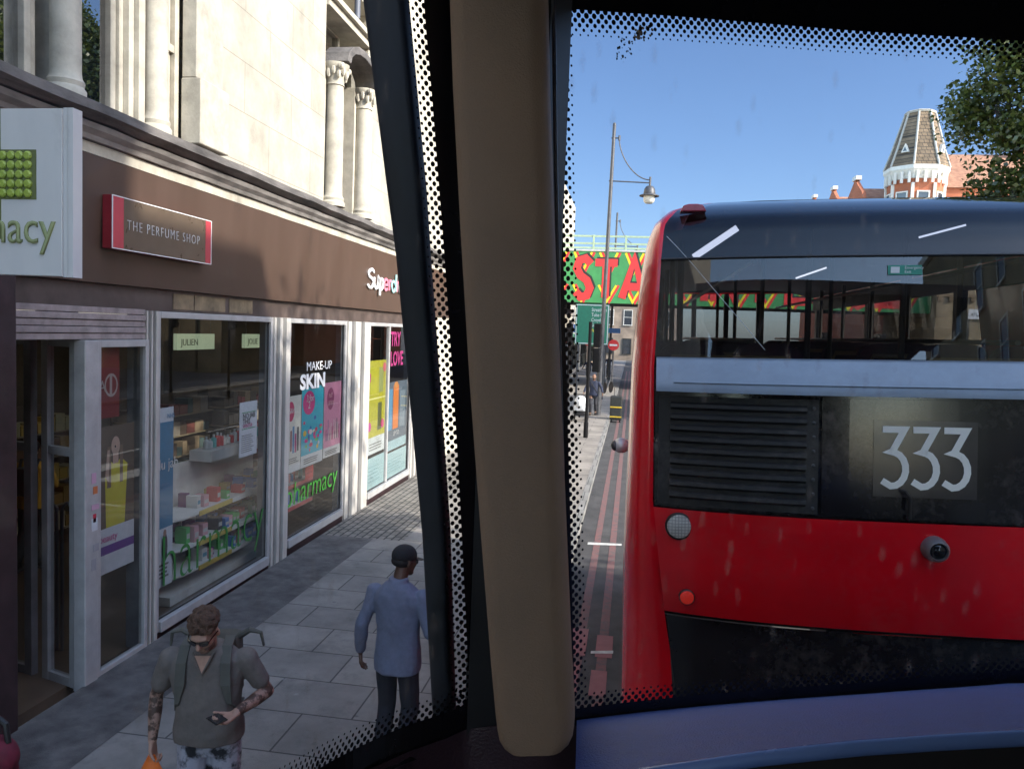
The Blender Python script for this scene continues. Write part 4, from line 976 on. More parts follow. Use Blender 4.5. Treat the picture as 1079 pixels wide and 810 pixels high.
# bird mess / grime near the top corner
b = MB()
rr = random.Random(5)
for k in range(60):
    px, py = 683 + rr.gauss(0, 6) - k * .45, 22 + abs(rr.gauss(0, 6)) + k * .55
    s_, z = frontW.hit(px, py); r = rr.uniform(.0012, .0065) * (1 if k < 26 else .55)
    b.poly([frontW.at(s_ + r * rr.uniform(.6, 1.2) * math.cos(2 * PI * j / 9), z + r * rr.uniform(.6, 1.2) * math.sin(2 * PI * j / 9), .004 + k * .00004) for j in range(9)], mi=0 if k < 26 else 1)
b.build('grime_patch', [M('bird_mess', (.42, .34, .26), .9, var=.5, scale=60), M('smudge', (.16, .17, .18), .9, var=.4, scale=60)], wso)
# --- side window
se = [sideW.hit(*p) for p in ((444, -60), (446, 0), (456, 120), (467, 260), (478, 420), (486, 560), (492, 680), (494, 722), (489, 740), (470, 750), (430, 763), (380, 785), (330, 812), (270, 850))]
sE = catm(se)
pane = MB(); pane.grid(lambda s_, z: sideW.at(s_, z, .002), [0.02, 3, 5, 6, 6.5, 6.8] + frange(6.9, sideW.l[-1], 16), frange(2.35, 4.45, 6))
swo = pane.build('side_window', m_ownside, own, smooth=True)
smax = sideW.l[-1]
b = MB()
ir = sE[:43]
band(sideW, ir, [(smax - .0005, p[1]) for p in ir], b)
lo = sE[42:]
band(sideW, lo, [(p[0] + .0, p[1] - .07) for p in lo], b)
b.quad(sideW.at(ir[-1][0], ir[-1][1], -.0015), sideW.at(smax, ir[-1][1], -.0015), sideW.at(smax, ir[-1][1] - .07, -.0015), sideW.at(ir[-1][0], ir[-1][1] - .07, -.0015))
b.build('black_border', m_frit, swo)
b = MB(); dots(sideW, sE, -1, .0165, 5, .0050, b); b.build('dotted_border', m_frit, swo)
# --- corner filler, seals, pillar cover
b = MB()
cpts = [sideW.at(smax - .001, 0, -.003)] + [V((-.30, 1.50, 0)), V((-.2, 1.60, 0)), frontW.at(.001, 0, .0)] + [frontW.at(.03, 0, -.006), V((-.17, 1.40, 0)), sideW.at(smax - .05, 0, -.006)]
b.prism([V((p.x, p.y, 2.3)) for p in cpts], (0, 0, 2.2)); b.build('corner_frame', m_black, own)
b = MB(); P0 = [(475, -40, 576), (480, 100, 579), (488, 250, 584), (497, 400, 590), (508, 550, 596), (519, 690, 602), (524, 745, 605), (526, 762, 605), (528, 772, 604), (532, 778, 601), (539, 782, 595)]
rs = []
for i, (xl, y, xr) in enumerate(P0):
    a = hit(xl, y, 1, 1.27); c = hit(xr, y - (xr - xl) * .03 * (1 if i > 5 else 0), 1, 1.27); m = (a + c) / 2; h = (c - a).length / 2; e = (c - a).normalized()
    prof = rrect(0, 0, h, .045, min(.03, h * .5), 5)
    rs.append([m + e * q[0] + V((0, q[1], 0)) for q in prof])
b.rings(rs); b.build('pillar_cover', M('beige_plastic', (.30, .19, .122), .55, dust=.3, dust_col=(.16, .12, .085), dscale=9, var=.07, scale=3, bump=.25, bscale=420, rvar=.05), own, smooth=True)
b = MB(); b.tube([hit(583, -30, 1, 1.36), hit(585, 150, 1, 1.36), hit(589, 350, 1, 1.36), hit(594, 550, 1, 1.36), hit(601, 745, 1, 1.36)], .004, seg=6); b.build('pillar_seam', M('seam_grey', (.16, .17, .20), .3), own, smooth=True)
# --- dash under the windscreen (right part) and the dark corner shelf (left part)
m_dash = M('dash_vinyl', (.095, .145, .40), .45, var=.10, scale=30, bump=.55, bscale=300, rvar=.06)
m_dash2 = M('dark_dash', (.040, .020, .026), .36, var=.3, scale=6, bump=.15, bscale=200)
dtop = catm([frontW.hit(*p) for p in ((606, 757), (700, 746), (800, 737), (900, 730), (1000, 723), (1079, 717))]); dtop += [(dtop[-1][0] + .06 * k, dtop[-1][1] + .004 * k) for k in range(1, 16)]
dlow = [hit(px, py, 1, 1.20) for px, py in ((606, 821), (680, 808), (740, 799), (800, 790), (900, 779), (1000, 772), (1079, 768), (1200, 760), (1500, 748))]
def along(P, u):
    L = [0]
    for a, c in zip(P, P[1:]): L.append(L[-1] + (c - a).length)
    q = u * L[-1]
    for i in range(len(P) - 1):
        if q <= L[i + 1] + 1e-9: return P[i].lerp(P[i + 1], (q - L[i]) / max(1e-9, L[i + 1] - L[i]))
    return P[-1]
dt3 = [frontW.at(p[0], p[1], -.006) for p in dtop]
xe = dt3[-1].x
def dsh(u, v):
    lo = along(dlow, u); x0 = dt3[0].x; x = x0 + (xe - x0) * u
    hi = dt3[0]
    for a, c in zip(dt3, dt3[1:]):
        if a.x <= x <= c.x + 1e-6: hi = a.lerp(c, (x - a.x) / max(1e-9, c.x - a.x)); break
    p = lo.lerp(hi, v); p.z += .012 * math.sin(v * PI); return p
b = MB(); b.grid(dsh, frange(0, .999, 30), frange(0, 1, 8)); b.build('dashboard', m_dash, own, smooth=True)
b = MB(); b.tube([dsh(u, 0) + V((0, -.010, -.008)) for u in frange(0, .999, 24)], .012, seg=12); b.build('dashboard_lip', M('dash_lip', (.13, .22, .50), .25, var=.06), own, smooth=True)
b = MB(); b.grid(lambda u, v: dsh(u, 0) + V((0, -.02 - .05 * v, -.015 - .6 * v)), frange(0, .999, 24), frange(0, 1, 3)); b.build('dashboard_front', M('dash_black', (.010, .008, .009), .6), own, smooth=True)
ctop = [sideW.at(*sideW.hit(px, py), -.004) for px, py in ((230, 893), (330, 838), (380, 812), (430, 790), (470, 776), (490, 767))] + [hit(px, py, 1, 1.385) for px, py in ((520, 764), (560, 764), (607, 764))]
clow = [hit(px, 900, 2, 2.62) for px in (230, 330, 380, 430, 470, 490, 520, 560, 607)]
def csh(u, v):
    i = min(len(ctop) - 2, int(u)); t = u - i
    p = clow[i].lerp(clow[i + 1], t).lerp(ctop[i].lerp(ctop[i + 1], t), v); p.z += .02 * math.sin(v * PI); return p
b = MB(); b.grid(csh, frange(0, 8, 32), frange(0, 1, 8)); b.build('corner_shelf', m_dash2, own, smooth=True)
# --- header over the windscreen, roof, floor and sides
m_head = M('header_trim', (.045, .035, .028), .5, var=.2, bump=.2, bscale=200)
b = MB(); b.box((-.44, 1.0, 4.37), (2.1, 1.52, 4.44)); b.build('header_panel', m_head, own)
b = MB(); b.box((-.44, -6, 4.44), (2.1, 1.9, 4.52)); b.build('roof', M('cab_ceiling', (.20, .19, .18), .7), own)
b = MB(); b.box((-.44, -6, 2.36), (2.1, 1.45, 2.42)); b.box((-.45, -6, .4), (-.40, .9, 2.62)); b.box((2.06, -6, .4), (2.11, 1.4, 3.0)); b.box((-.44, 1.3, .4), (2.1, 1.44, 2.3)); b.box((-.40, -2.2, 2.43), (2.05, -2.1, 4.43)); b.build('body_shell', M('cab_dark_trim', (.07, .04, .045), .6), own)
# --- branch guard fixed outside the corner
b = MB()
gp = [hit(399, -60, 1, 1.40), hit(407, 0, 1, 1.40), hit(429, 200, 1, 1.42), hit(436, 270, 1, 1.43), hit(447, 400, 1, 1.45), hit(460, 560, 1, 1.46), hit(468, 740, 1, 1.48), hit(472, 820, 1, 1.48)]
gw = [.041, .038, .033, .029, .027, .024, .020, .019]
rs = []
for p, w in zip(gp, gw):
    rs.append([V((p.x + q[0], p.y + q[1], p.z)) for q in rrect(0, 0, w, .03, .012, 3)])
b.rings(rs); b.build('branch_guard', M('guard_paint', (.016, .017, .023), .6, var=.7, scale=14, stretch=(1, 1, .35)), own, smooth=True)
b = MB(); b.box((-.46, 1.30, 4.46), (-.25, 1.42, 4.50)); b.box((-.42, 1.40, 2.38), (-.22, 1.5, 2.42)); b.build('guard_bracket', m_black, own)
# ================================================================== STREET FURNITURE
def arc(c, r, a0, a1, n): return [V((c[0] + r * math.cos(R_(a0 + (a1 - a0) * k / n)), c[1], c[2] + r * math.sin(R_(a0 + (a1 - a0) * k / n)))) for k in range(n + 1)]
lamp1 = thing('street_lamp', 'tall grey street lamp with one bracket arm, the nearer and taller of the two', 'street lamp', (-1.36, 34, .12), (0, R_(.7), 0))
b = MB(); b.tube([(0, 0, 0), (0, 0, 1.3), (0, 0, 1.32), (0, 0, 12.4)], [.13, .13, .095, .07], seg=12); b.lathe([(.075, 0), (.06, .06), (.01, .1)], (0, 0, 12.4), seg=12); b.build('pole', m_steel, lamp1, smooth=True, world=False)
b = MB(); b.tube([(-.1, 0, 10.05), (1.66, 0, 10.0)], .028, seg=8); b.tube([(-.1, 0, 11.85), (.28, 0, 11.85)], .03, seg=8); b.tube([(.24, 0, 11.95), (.24, 0, 11.75)], .05, seg=8)
pts = []
for k in range(15):
    t = k / 14; pts.append((.24 + 1.4 * (1 - math.cos(t * PI / 2)) ** .8, 0, 11.8 - 1.68 * math.sin(t * PI / 2)))
b.tube(pts, .025, seg=8); b.tube([(1.64, 0, 10.25), (1.64, 0, 9.85)], .045, seg=8); b.build('bracket_arm', m_steel, lamp1, smooth=True, world=False)
b = MB(); b.lathe([(.04, .42), (.15, .38), (.22, .28), (.25, .12), (.25, .06), (.42, .0), (.42, -.03), (.25, -.02)], (1.64, 0, 9.47), seg=20); h = b.build('lamp_hood', m_steel, lamp1, smooth=True, world=False)
b = MB(); b.lathe([(.235, 0), (.24, -.12), (.22, -.24), (.15, -.31), (.02, -.33)], (1.64, 0, 9.45), seg=20); b.build('lamp_glass', M('lamp_bowl', (.62, .60, .55), .3), h, smooth=True, world=False)
dup(lamp1, (-1.72, 60, .12), (0, R_(.5), 0), 'grey street lamp rising behind the painted bridge, the farther of the two', scale=(1, 1, 1.02))
lamp1['group'] = 'street lamps'
bpy.data.objects['street_lamp.001']['group'] = 'street lamps'

m_tl = M('signal_black', (.008, .008, .009), .8, spec=.15, var=.3)
def signal(name, label, x, y, h, heads, red=False, rz=0, side=1, sc=1.0):
    t = thing(name, label, 'traffic light', (x, y, .12), (0, 0, rz))
    b = MB(); b.tube([(0, 0, 0), (0, 0, h)], .057, seg=12); b.lathe([(.08, 0), (.08, .5), (.06, .55)], seg=12); b.build('pole', m_tl, t, smooth=True, world=False)
    for dx, z in heads:
        b = MB(); b.box((dx - .125, -.30, z - .40), (dx + .125, -.10, z + .40), bev=.03); hd = b.build('signal_head', m_tl, t, world=False)
        for k in range(3):
            zz = z + .25 - k * .25
            b = MB(); b.lathe([(.095, -.30), (.11, -.45)], (dx, 0, zz), seg=16, axis='y'); b.build('visor', m_tl, hd, world=False)
            b = MB(); b.lathe([(.092, -.302), (.07, -.32), (.01, -.33)], (dx, 0, zz), seg=16, axis='y')
            on = (k == 0 and red); c = [(.9, .04, .02), (.25, .12, .02), (.03, .14, .08)][k]
            b.build('lens', M('signal_red_on' if on else 'signal_off', c if on else tuple(q * .25 for q in c), .3, emit=c if on else None, estr=4.0 if on else 0), hd, smooth=True, world=False)
    return t
signal('traffic_light', 'dark traffic light pole standing on the pavement with its signal heads turned away', -1.42, 26.2, 3.9, ((-.22, 3.45), (-.22, 2.62)), rz=R_(172))
signal('traffic_light', 'traffic light showing red, just inside the dotted border of the windscreen', -2.40, 30, 4.0, ((0, 3.46),), red=True)
signal('traffic_light', 'traffic light with a red lamp across the road, seen through the bus windows', 6.6, 24, 3.4, ((0, 3.02),), red=True)
# opposite-side signals whose reflections stand in the pharmacy window
for x, y, lab in ((7.5, 32.0, 'nearer traffic light on the opposite kerb, its red lamp mirrored in the pharmacy window'), (9.0, 30.0, 'farther traffic light on the opposite kerb')):
    signal('traffic_light', lab, x, y, 3.9, ((0, 3.5),), red=True, rz=R_(-60))

# direction sign behind the signals
t = thing('direction_sign', 'large green direction sign with white and yellow lettering below the bridge', 'road sign', (-2.55, 42, .12))
b = MB(); b.box((-3.10, 41.97, 3.05), (-1.30, 42.03, 5.22), bev=.02); b.build('board', m_dkgreen, t)
b = MB(); e = .05
for lo, hi in (((-3.06, 3.09), (-1.34, 3.13)), ((-3.06, 5.14), (-1.34, 5.18)), ((-3.06, 3.134), (-3.02, 5.136)), ((-1.38, 3.134), (-1.34, 5.136))): b.box((lo[0], 41.955, lo[1]), (hi[0], 41.968, hi[1]))
b.build('border', m_white, t)
for k, s in enumerate(('Streatham', 'Tulse Hill', 'Croydon', 'Gatwick')): text('lettering', s, .27, (-2.25, 41.965, 4.83 - .27 * k), (1, 0, 0), (0, 0, 1), m_white, t, xs=.72)
text('lettering', 'A23', .3, (-2.25, 41.965, 3.70), (1, 0, 0), (0, 0, 1), M('sign_yellow', (.75, .55, .03), .5), t)
b = MB(); b.box((-1.86, 41.955, 3.15), (-1.76, 41.967, 3.62)); b.build('arrow_bar', m_white, t)
b = MB(); b.tube([(-2.9, 42.08, .12), (-2.9, 42.08, 5.1)], .06, seg=8); b.tube([(-1.5, 42.08, .12), (-1.5, 42.08, 5.1)], .06, seg=8); b.build('post', m_steel, t, smooth=True)
# extra poles down the pavement
for k, (x, y, h) in enumerate(((-1.75, 45, 5.6), (-2.05, 49, 4.6))):
    b = MB(); b.tube([(x, y, .12), (x, y, h)], .09, seg=8)
    tag(b.build('sign_post', m_steel, smooth=True), ('plain grey post standing in front of the bridge opening, nearer of two', 'plain grey post just under the bridge, farther of two')[k], 'post', 'grey posts by the bridge')
t = thing('round_sign', 'round red sign on a grey pole down the pavement', 'road sign', (-1.25, 52, .12))
b = MB(); b.tube([(-1.25, 52.05, .12), (-1.25, 52.05, 3.0)], .05, seg=8); b.build('post', m_steel, t, smooth=True)
b = MB(); b.lathe([(.36, 0), (.36, -.03), (.01, -.03)], (-1.25, 52, 2.95), seg=24, axis='y'); b.build('disc', M('sign_red_disc', (.6, .03, .03), .4), t, smooth=True)
b = MB(); b.box((-1.5, 51.955, 2.89), (-1.0, 51.965, 3.01)); b.build('bar', m_white, t)
t = thing('shop_sign', 'small blue sign board over the far pavement', 'sign', (-1.5, 56, 3.4))
b = MB(); b.box((-2.0, 56, 3.75), (-.9, 56.08, 4.1), bev=.01); b.build('board', M('sign_blue', (.04, .16, .5), .4), t)
b = MB(); b.tube([(-1.9, 56.12, .12), (-1.9, 56.12, 4.1)], .05, seg=8); b.build('post', m_steel, t, smooth=True)
t = thing('hanging_sign', 'white square sign with a black ring hanging over the far pavement', 'sign', (-2.3, 58, 4.3))
b = MB(); b.box((-2.75, 58, 4.35), (-1.85, 58.1, 5.1), bev=.02); b.build('board', m_white, t)
text('lettering', 'C', .7, (-2.55, 57.99, 4.48), (1, 0, 0), (0, 0, 1), M('sign_black', (.02, .02, .02), .5), t, bold=.03)
b = MB(); b.box((-4.9, 58.03, 4.9), (-2.76, 58.07, 4.96)); b.build('bracket', m_steel, t)

# ================================================================== RAILWAY BRIDGE
br = thing('railway_bridge', 'railway bridge painted green with giant red letters and yellow zigzags across the road', 'bridge', (6, 50, 5.6))
m_bg = M('bridge_green', (.05, .26, .08), .5, var=.15, scale=2)
m_br = M('bridge_red', (.66, .035, .035), .5, var=.1, scale=2)
m_by = M('bridge_yellow', (.75, .60, .02), .5, var=.08)
m_bk = M('bridge_black', (.02, .022, .02), .5)
b = MB(); b.box((-9, 50, 5.62), (17.5, 50.5, 8.86)); b.build('girder', m_bg, br)
b = MB(); b.box((-9, 50.51, 5.75), (17.5, 59, 6.2)); b.box((-9, 58.5, 6.21), (17.5, 59, 8.86)); b.build('deck', M('bridge_deck', (.06, .06, .055), .8), br)
mp = lambda yy: (lambda u, v: V((u, yy, v)))
b = MB(); sh = MB(); bk = MB()
# zigzags on top and foot of the girder
x = -8.8
while x < 17:
    bk.ribbon([(x + .16, 8.80), (x + .72, 7.55), (x + 1.28, 8.80)], .16, mp(49.996)); b.ribbon([(x, 8.80), (x + .56, 7.55), (x + 1.12, 8.80)], .14, mp(49.992))
    bk.ribbon([(x + .16, 6.75), (x + .72, 5.72), (x + 1.28, 6.75)], .16, mp(49.996)); b.ribbon([(x, 6.75), (x + .56, 5.72), (x + 1.12, 6.75)], .13, mp(49.992))
    x += 1.62
b.build('yellow_zigzag', m_by, br); bk.build('red_zigzag_shadow', m_br, br)
b = MB(); bk = MB()
def letter(ch, x0, w=1.72, z0=5.95, h=2.45):
    f = {'S': [[(.95, .86), (.6, 1), (.2, .95), (.06, .74), (.3, .56), (.72, .44), (.94, .24), (.76, .04), (.36, 0), (.04, .14)]], 'T': [[(0, .90), (1, .90)], [(.5, .80), (.5, 0)]],
         'A': [[(0, 0), (.5, 1), (1, 0)], [(.22, .3), (.78, .3)]], 'Y': [[(0, 1), (.5, .5), (1, 1)], [(.5, .5), (.5, 0)]], 'I': [[(.5, 0), (.5, 1)]], 'N': [[(.05, 0), (.05, 1), (.95, 0), (.95, 1)]],
         'P': [[(.1, 0), (.1, .95), (.75, .93), (.95, .7), (.75, .46), (.1, .44)]], 'E': [[(.95, .95), (.08, .95), (.08, .05), (.95, .05)], [(.08, .5), (.8, .5)]], 'C': [[(.95, .85), (.5, 1), (.1, .8), (.02, .5), (.1, .2), (.5, 0), (.95, .15)]]}[ch]
    for si, st in enumerate(f):
        P = [(x0 + p[0] * w, z0 + p[1] * h) for p in st]
        bk.ribbon([(p[0] + .10, p[1] + .10) for p in P], .50, mp(49.988 - .0015 * si)); b.ribbon(P, .48, mp(49.984 - .0015 * si))
x = -3.80
for ch in 'STAY IN PEACE':
    if ch != ' ': letter(ch, x, w=1.0 if ch == 'S' else 1.4)
    x += {'S': 1.22, ' ': .9, 'I': 1.2}.get(ch, 1.75)
bk.build('letter_shadow', m_bk, br); b.build('lettering', m_br, br)
# railing above
m_rail = M('rail_pale_green', (.36, .46, .30), .5, var=.15)
b = MB()
for z in (9.82, 9.36, 9.08): b.box((-9, 50.1, z - .05), (17.5, 50.2, z + .06))
for k in range(14): b.box((-8.9 + k * 2.03, 50.08, 8.861), (-8.78 + k * 2.03, 50.22, 9.9))
b.build('railing', m_rail, br)
b = MB(); b.box((-9, 49.95, 8.865), (17.5, 50.55, 8.96)); b.build('coping', M('bridge_coping', (.5, .5, .47), .6), br)
b = MB()
for z in (9.25, 9.6): b.box((-9, 58.6, z - .06), (17.5, 58.7, z + .06))
b.build('far_railing', M('rail_white', (.6, .6, .58), .5), br)

# ================================================================== BUILDINGS BEYOND
m_yb = bricks('london_stock_brick', (.42, .31, .16), (.30, .22, .12), (.30, .26, .20), .225, .075, .011, 'hz', grime=.4, gscale=.8)
m_rb = bricks('red_brick', (.50, .125, .04), (.42, .095, .03), (.35, .24, .18), .225, .075, .010, 'hz', grime=.25, gscale=.6)
m_rt = M('clay_roof_tile', (.33, .15, .09), .85, var=.35, scale=3, bump=.6, bscale=14, col2=(.42, .22, .13))
m_slate = bricks('fishscale_tile', (.25, .18, .115), (.16, .12, .08), (.05, .045, .04), .34, .26, .02, 'hz', grime=.4, gscale=1.5, bump=.9)
m_cream = M('cream_trim', (.68, .65, .58), .6, var=.1)
m_dkwin = M('dark_window', (.03, .035, .045), .08, var=.2, spec=.8)
def window_on(parent, p, w, h, n, frame=m_cream, t=.09, bars=True):
    """framed sash set on a wall; p lower left, n outward"""
    n = V(n); u = V((0, 0, 1)).cross(n).normalized(); p = V(p)
    mt = Matrix(((u.x, n.x, 0, p.x), (u.y, n.y, 0, p.y), (0, 0, 1, p.z), (0, 0, 0, 1)))
    f = MB(); f.box((0, .003, 0), (t, .09, h), mat=mt); f.box((w - t, .003, 0), (w, .09, h), mat=mt); f.box((t, .003, h - t), (w - t, .09, h), mat=mt); f.box((-.06, .003, -.1), (w + .06, .16, -.003), mat=mt); f.box((t, .003, h / 2 - .03), (w - t, .07, h / 2 + .03), mat=mt)
    o = f.build('window', frame, parent)
    g = MB(); g.quad(*[mt @ V(q) for q in ((t, .03, 0), (w - t, .03, 0), (w - t, .03, h - t), (t, .03, h - t))]); g.build('pane', m_dkwin, o)
    return o
# brick abutment with street name plate
ab = thing('brick_abutment', 'yellow brick building with pale parapet seen through the bus window at the bridge end', 'building', (22, 54, 0))
b = MB(); b.box((17.55, 49.3, 0), (27, 59, 7.55)); b.build('wall', m_yb, ab)
b = MB(); b.box((17.4, 49.15, 7.56), (27.2, 59.2, 7.85)); b.box((17.5, 49.25, 7.853), (27.1, 59.1, 8.3)); b.build('parapet', m_cream, ab)
b = MB(); b.box((17.5, 49.22, 6.6), (27.05, 49.297, 6.75)); 
for k in range(16): b.box((17.6 + k * .6, 49.2, 6.35), (17.85 + k * .6, 49.297, 6.597))
b.build('string_course', M('dark_brick', (.22, .15, .08), .85), ab)
b = MB()
for x in (19.35, 21.35): b.box((x - .07, 49.24, .2), (x + .07, 49.295, 5.4))
b.build('wall_pipe', m_bk, ab)
t = thing('street_name_plate', 'white street name plate on the yellow brick wall seen through the bus', 'sign', (20.35, 49.25, 5.35))
b = MB(); b.box((19.3, 49.2, 5.35), (21.4, 49.235, 5.92)); b.build('plate', m_white, t)
text('lettering', 'ATLANTIC ROAD', .27, (19.42, 49.195, 5.52), (1, 0, 0), (0, 0, 1), m_bk, t, xs=.85)
# turret building
tx, ty = 19.35, 60.0
tb = thing('turret_building', 'red brick corner building with an octagonal tiled turret and white cornice', 'building', (tx, ty, 0))
def octa(r, z, rot=22.5, n=8): return [V((tx + r * math.cos(R_(rot + 360 * k / n)), ty + r * math.sin(R_(rot + 360 * k / n)), z)) for k in range(n)]
b = MB(); b.rings([octa(1.85, 0), octa(1.85, 15.25)]); b.build('turret_wall', m_rb, tb)
b = MB(); b.rings([octa(1.88, 15.26), octa(1.92, 15.5), octa(2.05, 15.75), octa(2.14, 15.9), octa(2.14, 16.15)])
for k in range(24):
    a = 2 * PI * k / 24; c = V((tx + 1.93 * math.cos(a), ty + 1.93 * math.sin(a), 0)); b.box((c.x - .08, c.y - .08, 14.95), (c.x + .08, c.y + .08, 15.72))
b.build('cornice', m_cream, tb)
b = MB(); b.rings([octa(2.10, 16.16), octa(1.68, 17.4), octa(.95, 20.0)]); tr = b.build('turret_roof', m_slate, tb)
b = MB()
A, B_, D_ = octa(2.12, 16.16), octa(1.70, 17.4), octa(.97, 20.0)
for k in range(8): b.tube([A[k], B_[k], D_[k]], .075, seg=6)
b.rings([octa(1.0, 20.0), octa(1.05, 20.12), octa(.85, 20.2)]); b.build('hip_ridge', M('weathered_ridge', (.42, .40, .35), .7, var=.25), tr)
for k in (4, 6):
    a = R_(22.5 + 22.5 + 45 * k); n = V((math.cos(a), math.sin(a), 0)); u = V((-n.y, n.x, 0)); c = V((tx, ty, 0)) + n * 1.55
    d = MB(); d.prism([c + u * -.27 + V((0, 0, 17.1)), c + u * .27 + V((0, 0, 17.1)), c + V((0, 0, 17.7))], n * .22); dm = d.build('dormer', m_cream, tr)
    d = MB(); q = c + n * .225; d.poly([q + u * -.15 + V((0, 0, 17.18)), q + u * .15 + V((0, 0, 17.18)), q + V((0, 0, 17.5))]); d.build('pane', m_dkwin, dm)
for k in range(8):
    a = R_(45 * k + 45); n = V((math.cos(a), math.sin(a), 0)); u = V((0, 0, 1)).cross(n); c = V((tx, ty, 0)) + n * 1.712
    for z in (12.9, 9.2): window_on(tb, c - u * .42 + V((0, 0, z)), .84, 1.5, n)
b = MB()
for v in octa(1.86, 0): b.box((v.x - .09, v.y - .09, 13), (v.x + .09, v.y + .09, 14.94))
b.build('corner_strip', m_cream, tb)
b = MB(); b.box((tx + 1.2, ty + .5, 0), (tx + 26, ty + 12, 15.0)); b.build('wing_wall', m_rb, tb)
b = MB(); b.prism([V((tx + 1.0, ty + .3, 15.01)), V((tx + 1.0, ty + 12.2, 15.01)), V((tx + 1.0, ty + 6, 18.6))], (25.2, 0, 0)); b.build('wing_roof', m_rt, tb)
b = MB(); b.box((tx + 9, ty + 5, 17.5), (tx + 10.6, ty + 6.6, 20.4)); b.build('chimney', m_rb, tb)
for k in range(8): window_on(tb, (tx + 2.6 + k * 2.7, ty + .497, 11.6), 1.1, 1.9, (0, -1, 0)); window_on(tb, (tx + 2.6 + k * 2.7, ty + .497, 7.6), 1.1, 1.9, (0, -1, 0))
# stepped gable houses left of the turret, getting farther away
gx = [(17.45, 62.5, 16.15, 'tallest brick gabled house directly left of the turret'), (18.4, 74, 17.5, 'middle gabled house left of the turret'), (19.6, 88, 19.2, 'farthest gabled house, leftmost above the bus roof')]
for x0, y, zr, lab in gx:
    h_ = thing('gabled_house', lab, 'house', (x0 + 4, y + 4, 0), group='gabled brick houses beyond the bus')
    ze = zr - 2.6
    b = MB(); b.box((x0, y, 0), (x0 + 9, y + 9.5, ze)); b.build('wall', m_rb, h_)
    b = MB(); b.prism([V((x0 - .05, y + .2, ze + .003)), V((x0 - .05, y + 9.3, ze + .003)), V((x0 - .05, y + 4.7, zr))], (9.1, 0, 0)); b.build('roof', m_rt, h_)
    # shaped gable wall facing the road
    g = [(0, ze - 1.5), (9.5, ze - 1.5), (9.5, ze + .3), (7.8, ze + .7), (6.9, zr - .6), (5.7, zr + .1), (4.75, zr + .7), (3.8, zr + .1), (2.6, zr - .6), (1.7, ze + .7), (0, ze + .3)]
    b = MB(); b.prism([V((x0 - .35, y + p[0], p[1])) for p in g], (.29, 0, 0)); b.build('gable', m_rb, h_)
    b = MB(); b.box((x0 - .42, y + 4.2, zr + .62), (x0 + .02, y + 5.3, zr + .95)); b.build('gable_coping', m_cream, h_)
    b = MB(); b.box((x0 + 4.6, y + 3.9, zr - 1), (x0 + 6.2, y + 5.5, zr + 1.0)); c = b.build('chimney', M('sooty_brick', (.17, .13, .10), .9, var=.3), h_)
    b = MB()
    for k in range(5): b.lathe([(.11, 0), (.09, .4)], (x0 + 4.8 + k * .3, y + 4.7, zr + 1.0), seg=8)
    b.build('chimney_pot', m_rt, c)
    for k in range(3): window_on(h_, (x0 - .003, y + 8.0 - 2.9 * k, 9), 1.1, 1.8, (-1, 0, 0)); window_on(h_, (x0 + 1 + 2.6 * k, y - .003, 9), 1.1, 1.8, (0, -1, 0))
# shops under and beyond the bridge on the left, and the end of the view
far = [(-5.2, 64, 9, 'pale corner shop building under the far side of the bridge', (.62, .56, .46)), (-4.9, 74, 11, 'cream terrace of shops beyond the bridge', (.68, .64, .55)), (-4.7, 86, 10, 'brick and plaster terrace far down the street', (.5, .38, .28))]
for x1, y, hh, lab, col in far:
    t = thing('terrace_building', lab, 'building', (x1 - 4, y + 5, 0), group='terraces beyond the bridge')
    b = MB(); b.box((x1 - 8, y, 0), (x1, y + 9.8, hh)); b.build('wall', M('render_paint', col, .8, var=.15), t)
    b = MB(); b.box((x1 + .003, y, 2.9), (x1 + .25, y + 9.6, 3.6)); b.build('shop_fascia', M('far_fascia', random.choice([(.45, .05, .04), (.05, .2, .12), (.6, .55, .4)]), .5), t)
    for k in range(4):
        window_on(t, (x1 + .0, y + .8 + 2.2 * k, 4.8), 1.1, 1.9, (1, 0, 0)); window_on(t, (x1 + .0, y + .6 + 2.2 * k, .6), 1.8, 2.0, (1, 0, 0), frame=m_bk)
end = thing('terrace_building', 'brown terrace closing the view at the end of the street', 'building', (0, 118, 0), group='terraces beyond the bridge')
b = MB(); b.box((-16, 116, 0), (7, 126, 13)); b.build('wall', M('end_render', (.26, .20, .15), .85, var=.4, scale=.6), end)
b = MB(); b.prism([V((-16.2, 115.7, 13.01)), V((-16.2, 126.3, 13.01)), V((-16.2, 121, 16))], (23.4, 0, 0)); b.build('roof', m_rt, end)
for k in range(8):
    for z in (1.0, 5.2, 8.9): window_on(end, (-15 + k * 2.7, 116.0, z), 1.3, 2.2, (0, -1, 0), frame=m_bk if z < 2 else m_cream)
aw = [(.45, .04, .04), (.05, .2, .1), (.5, .42, .1), (.06, .12, .35), (.5, .5, .48), (.35, .1, .3)]
for i, t in enumerate([o for o in C.objects if o.name.startswith('terrace_building') and o is not end]):
    y0 = 64 + 10.5 * i + (1 if i == 2 else 0); x1 = far[i][0]
    for k in range(3):
        yy = y0 + .4 + 3.1 * k; c = pm(aw[(2 * i + k) % 6])
        b = MB(); b.prism([V((x1 + .26, yy, 3.3)), V((x1 + .26, yy, 3.15)), V((x1 + 1.7, yy, 2.6)), V((x1 + 1.7, yy, 2.7))], (0, 2.7, 0)); b.build('awning', c, t)
        b = MB(); b.box((x1 + .3, yy + .3, 3.7), (x1 + 1.1, yy + .38, 4.4)); b.build('projecting_panel', pm(aw[(2 * i + k + 3) % 6]), t)
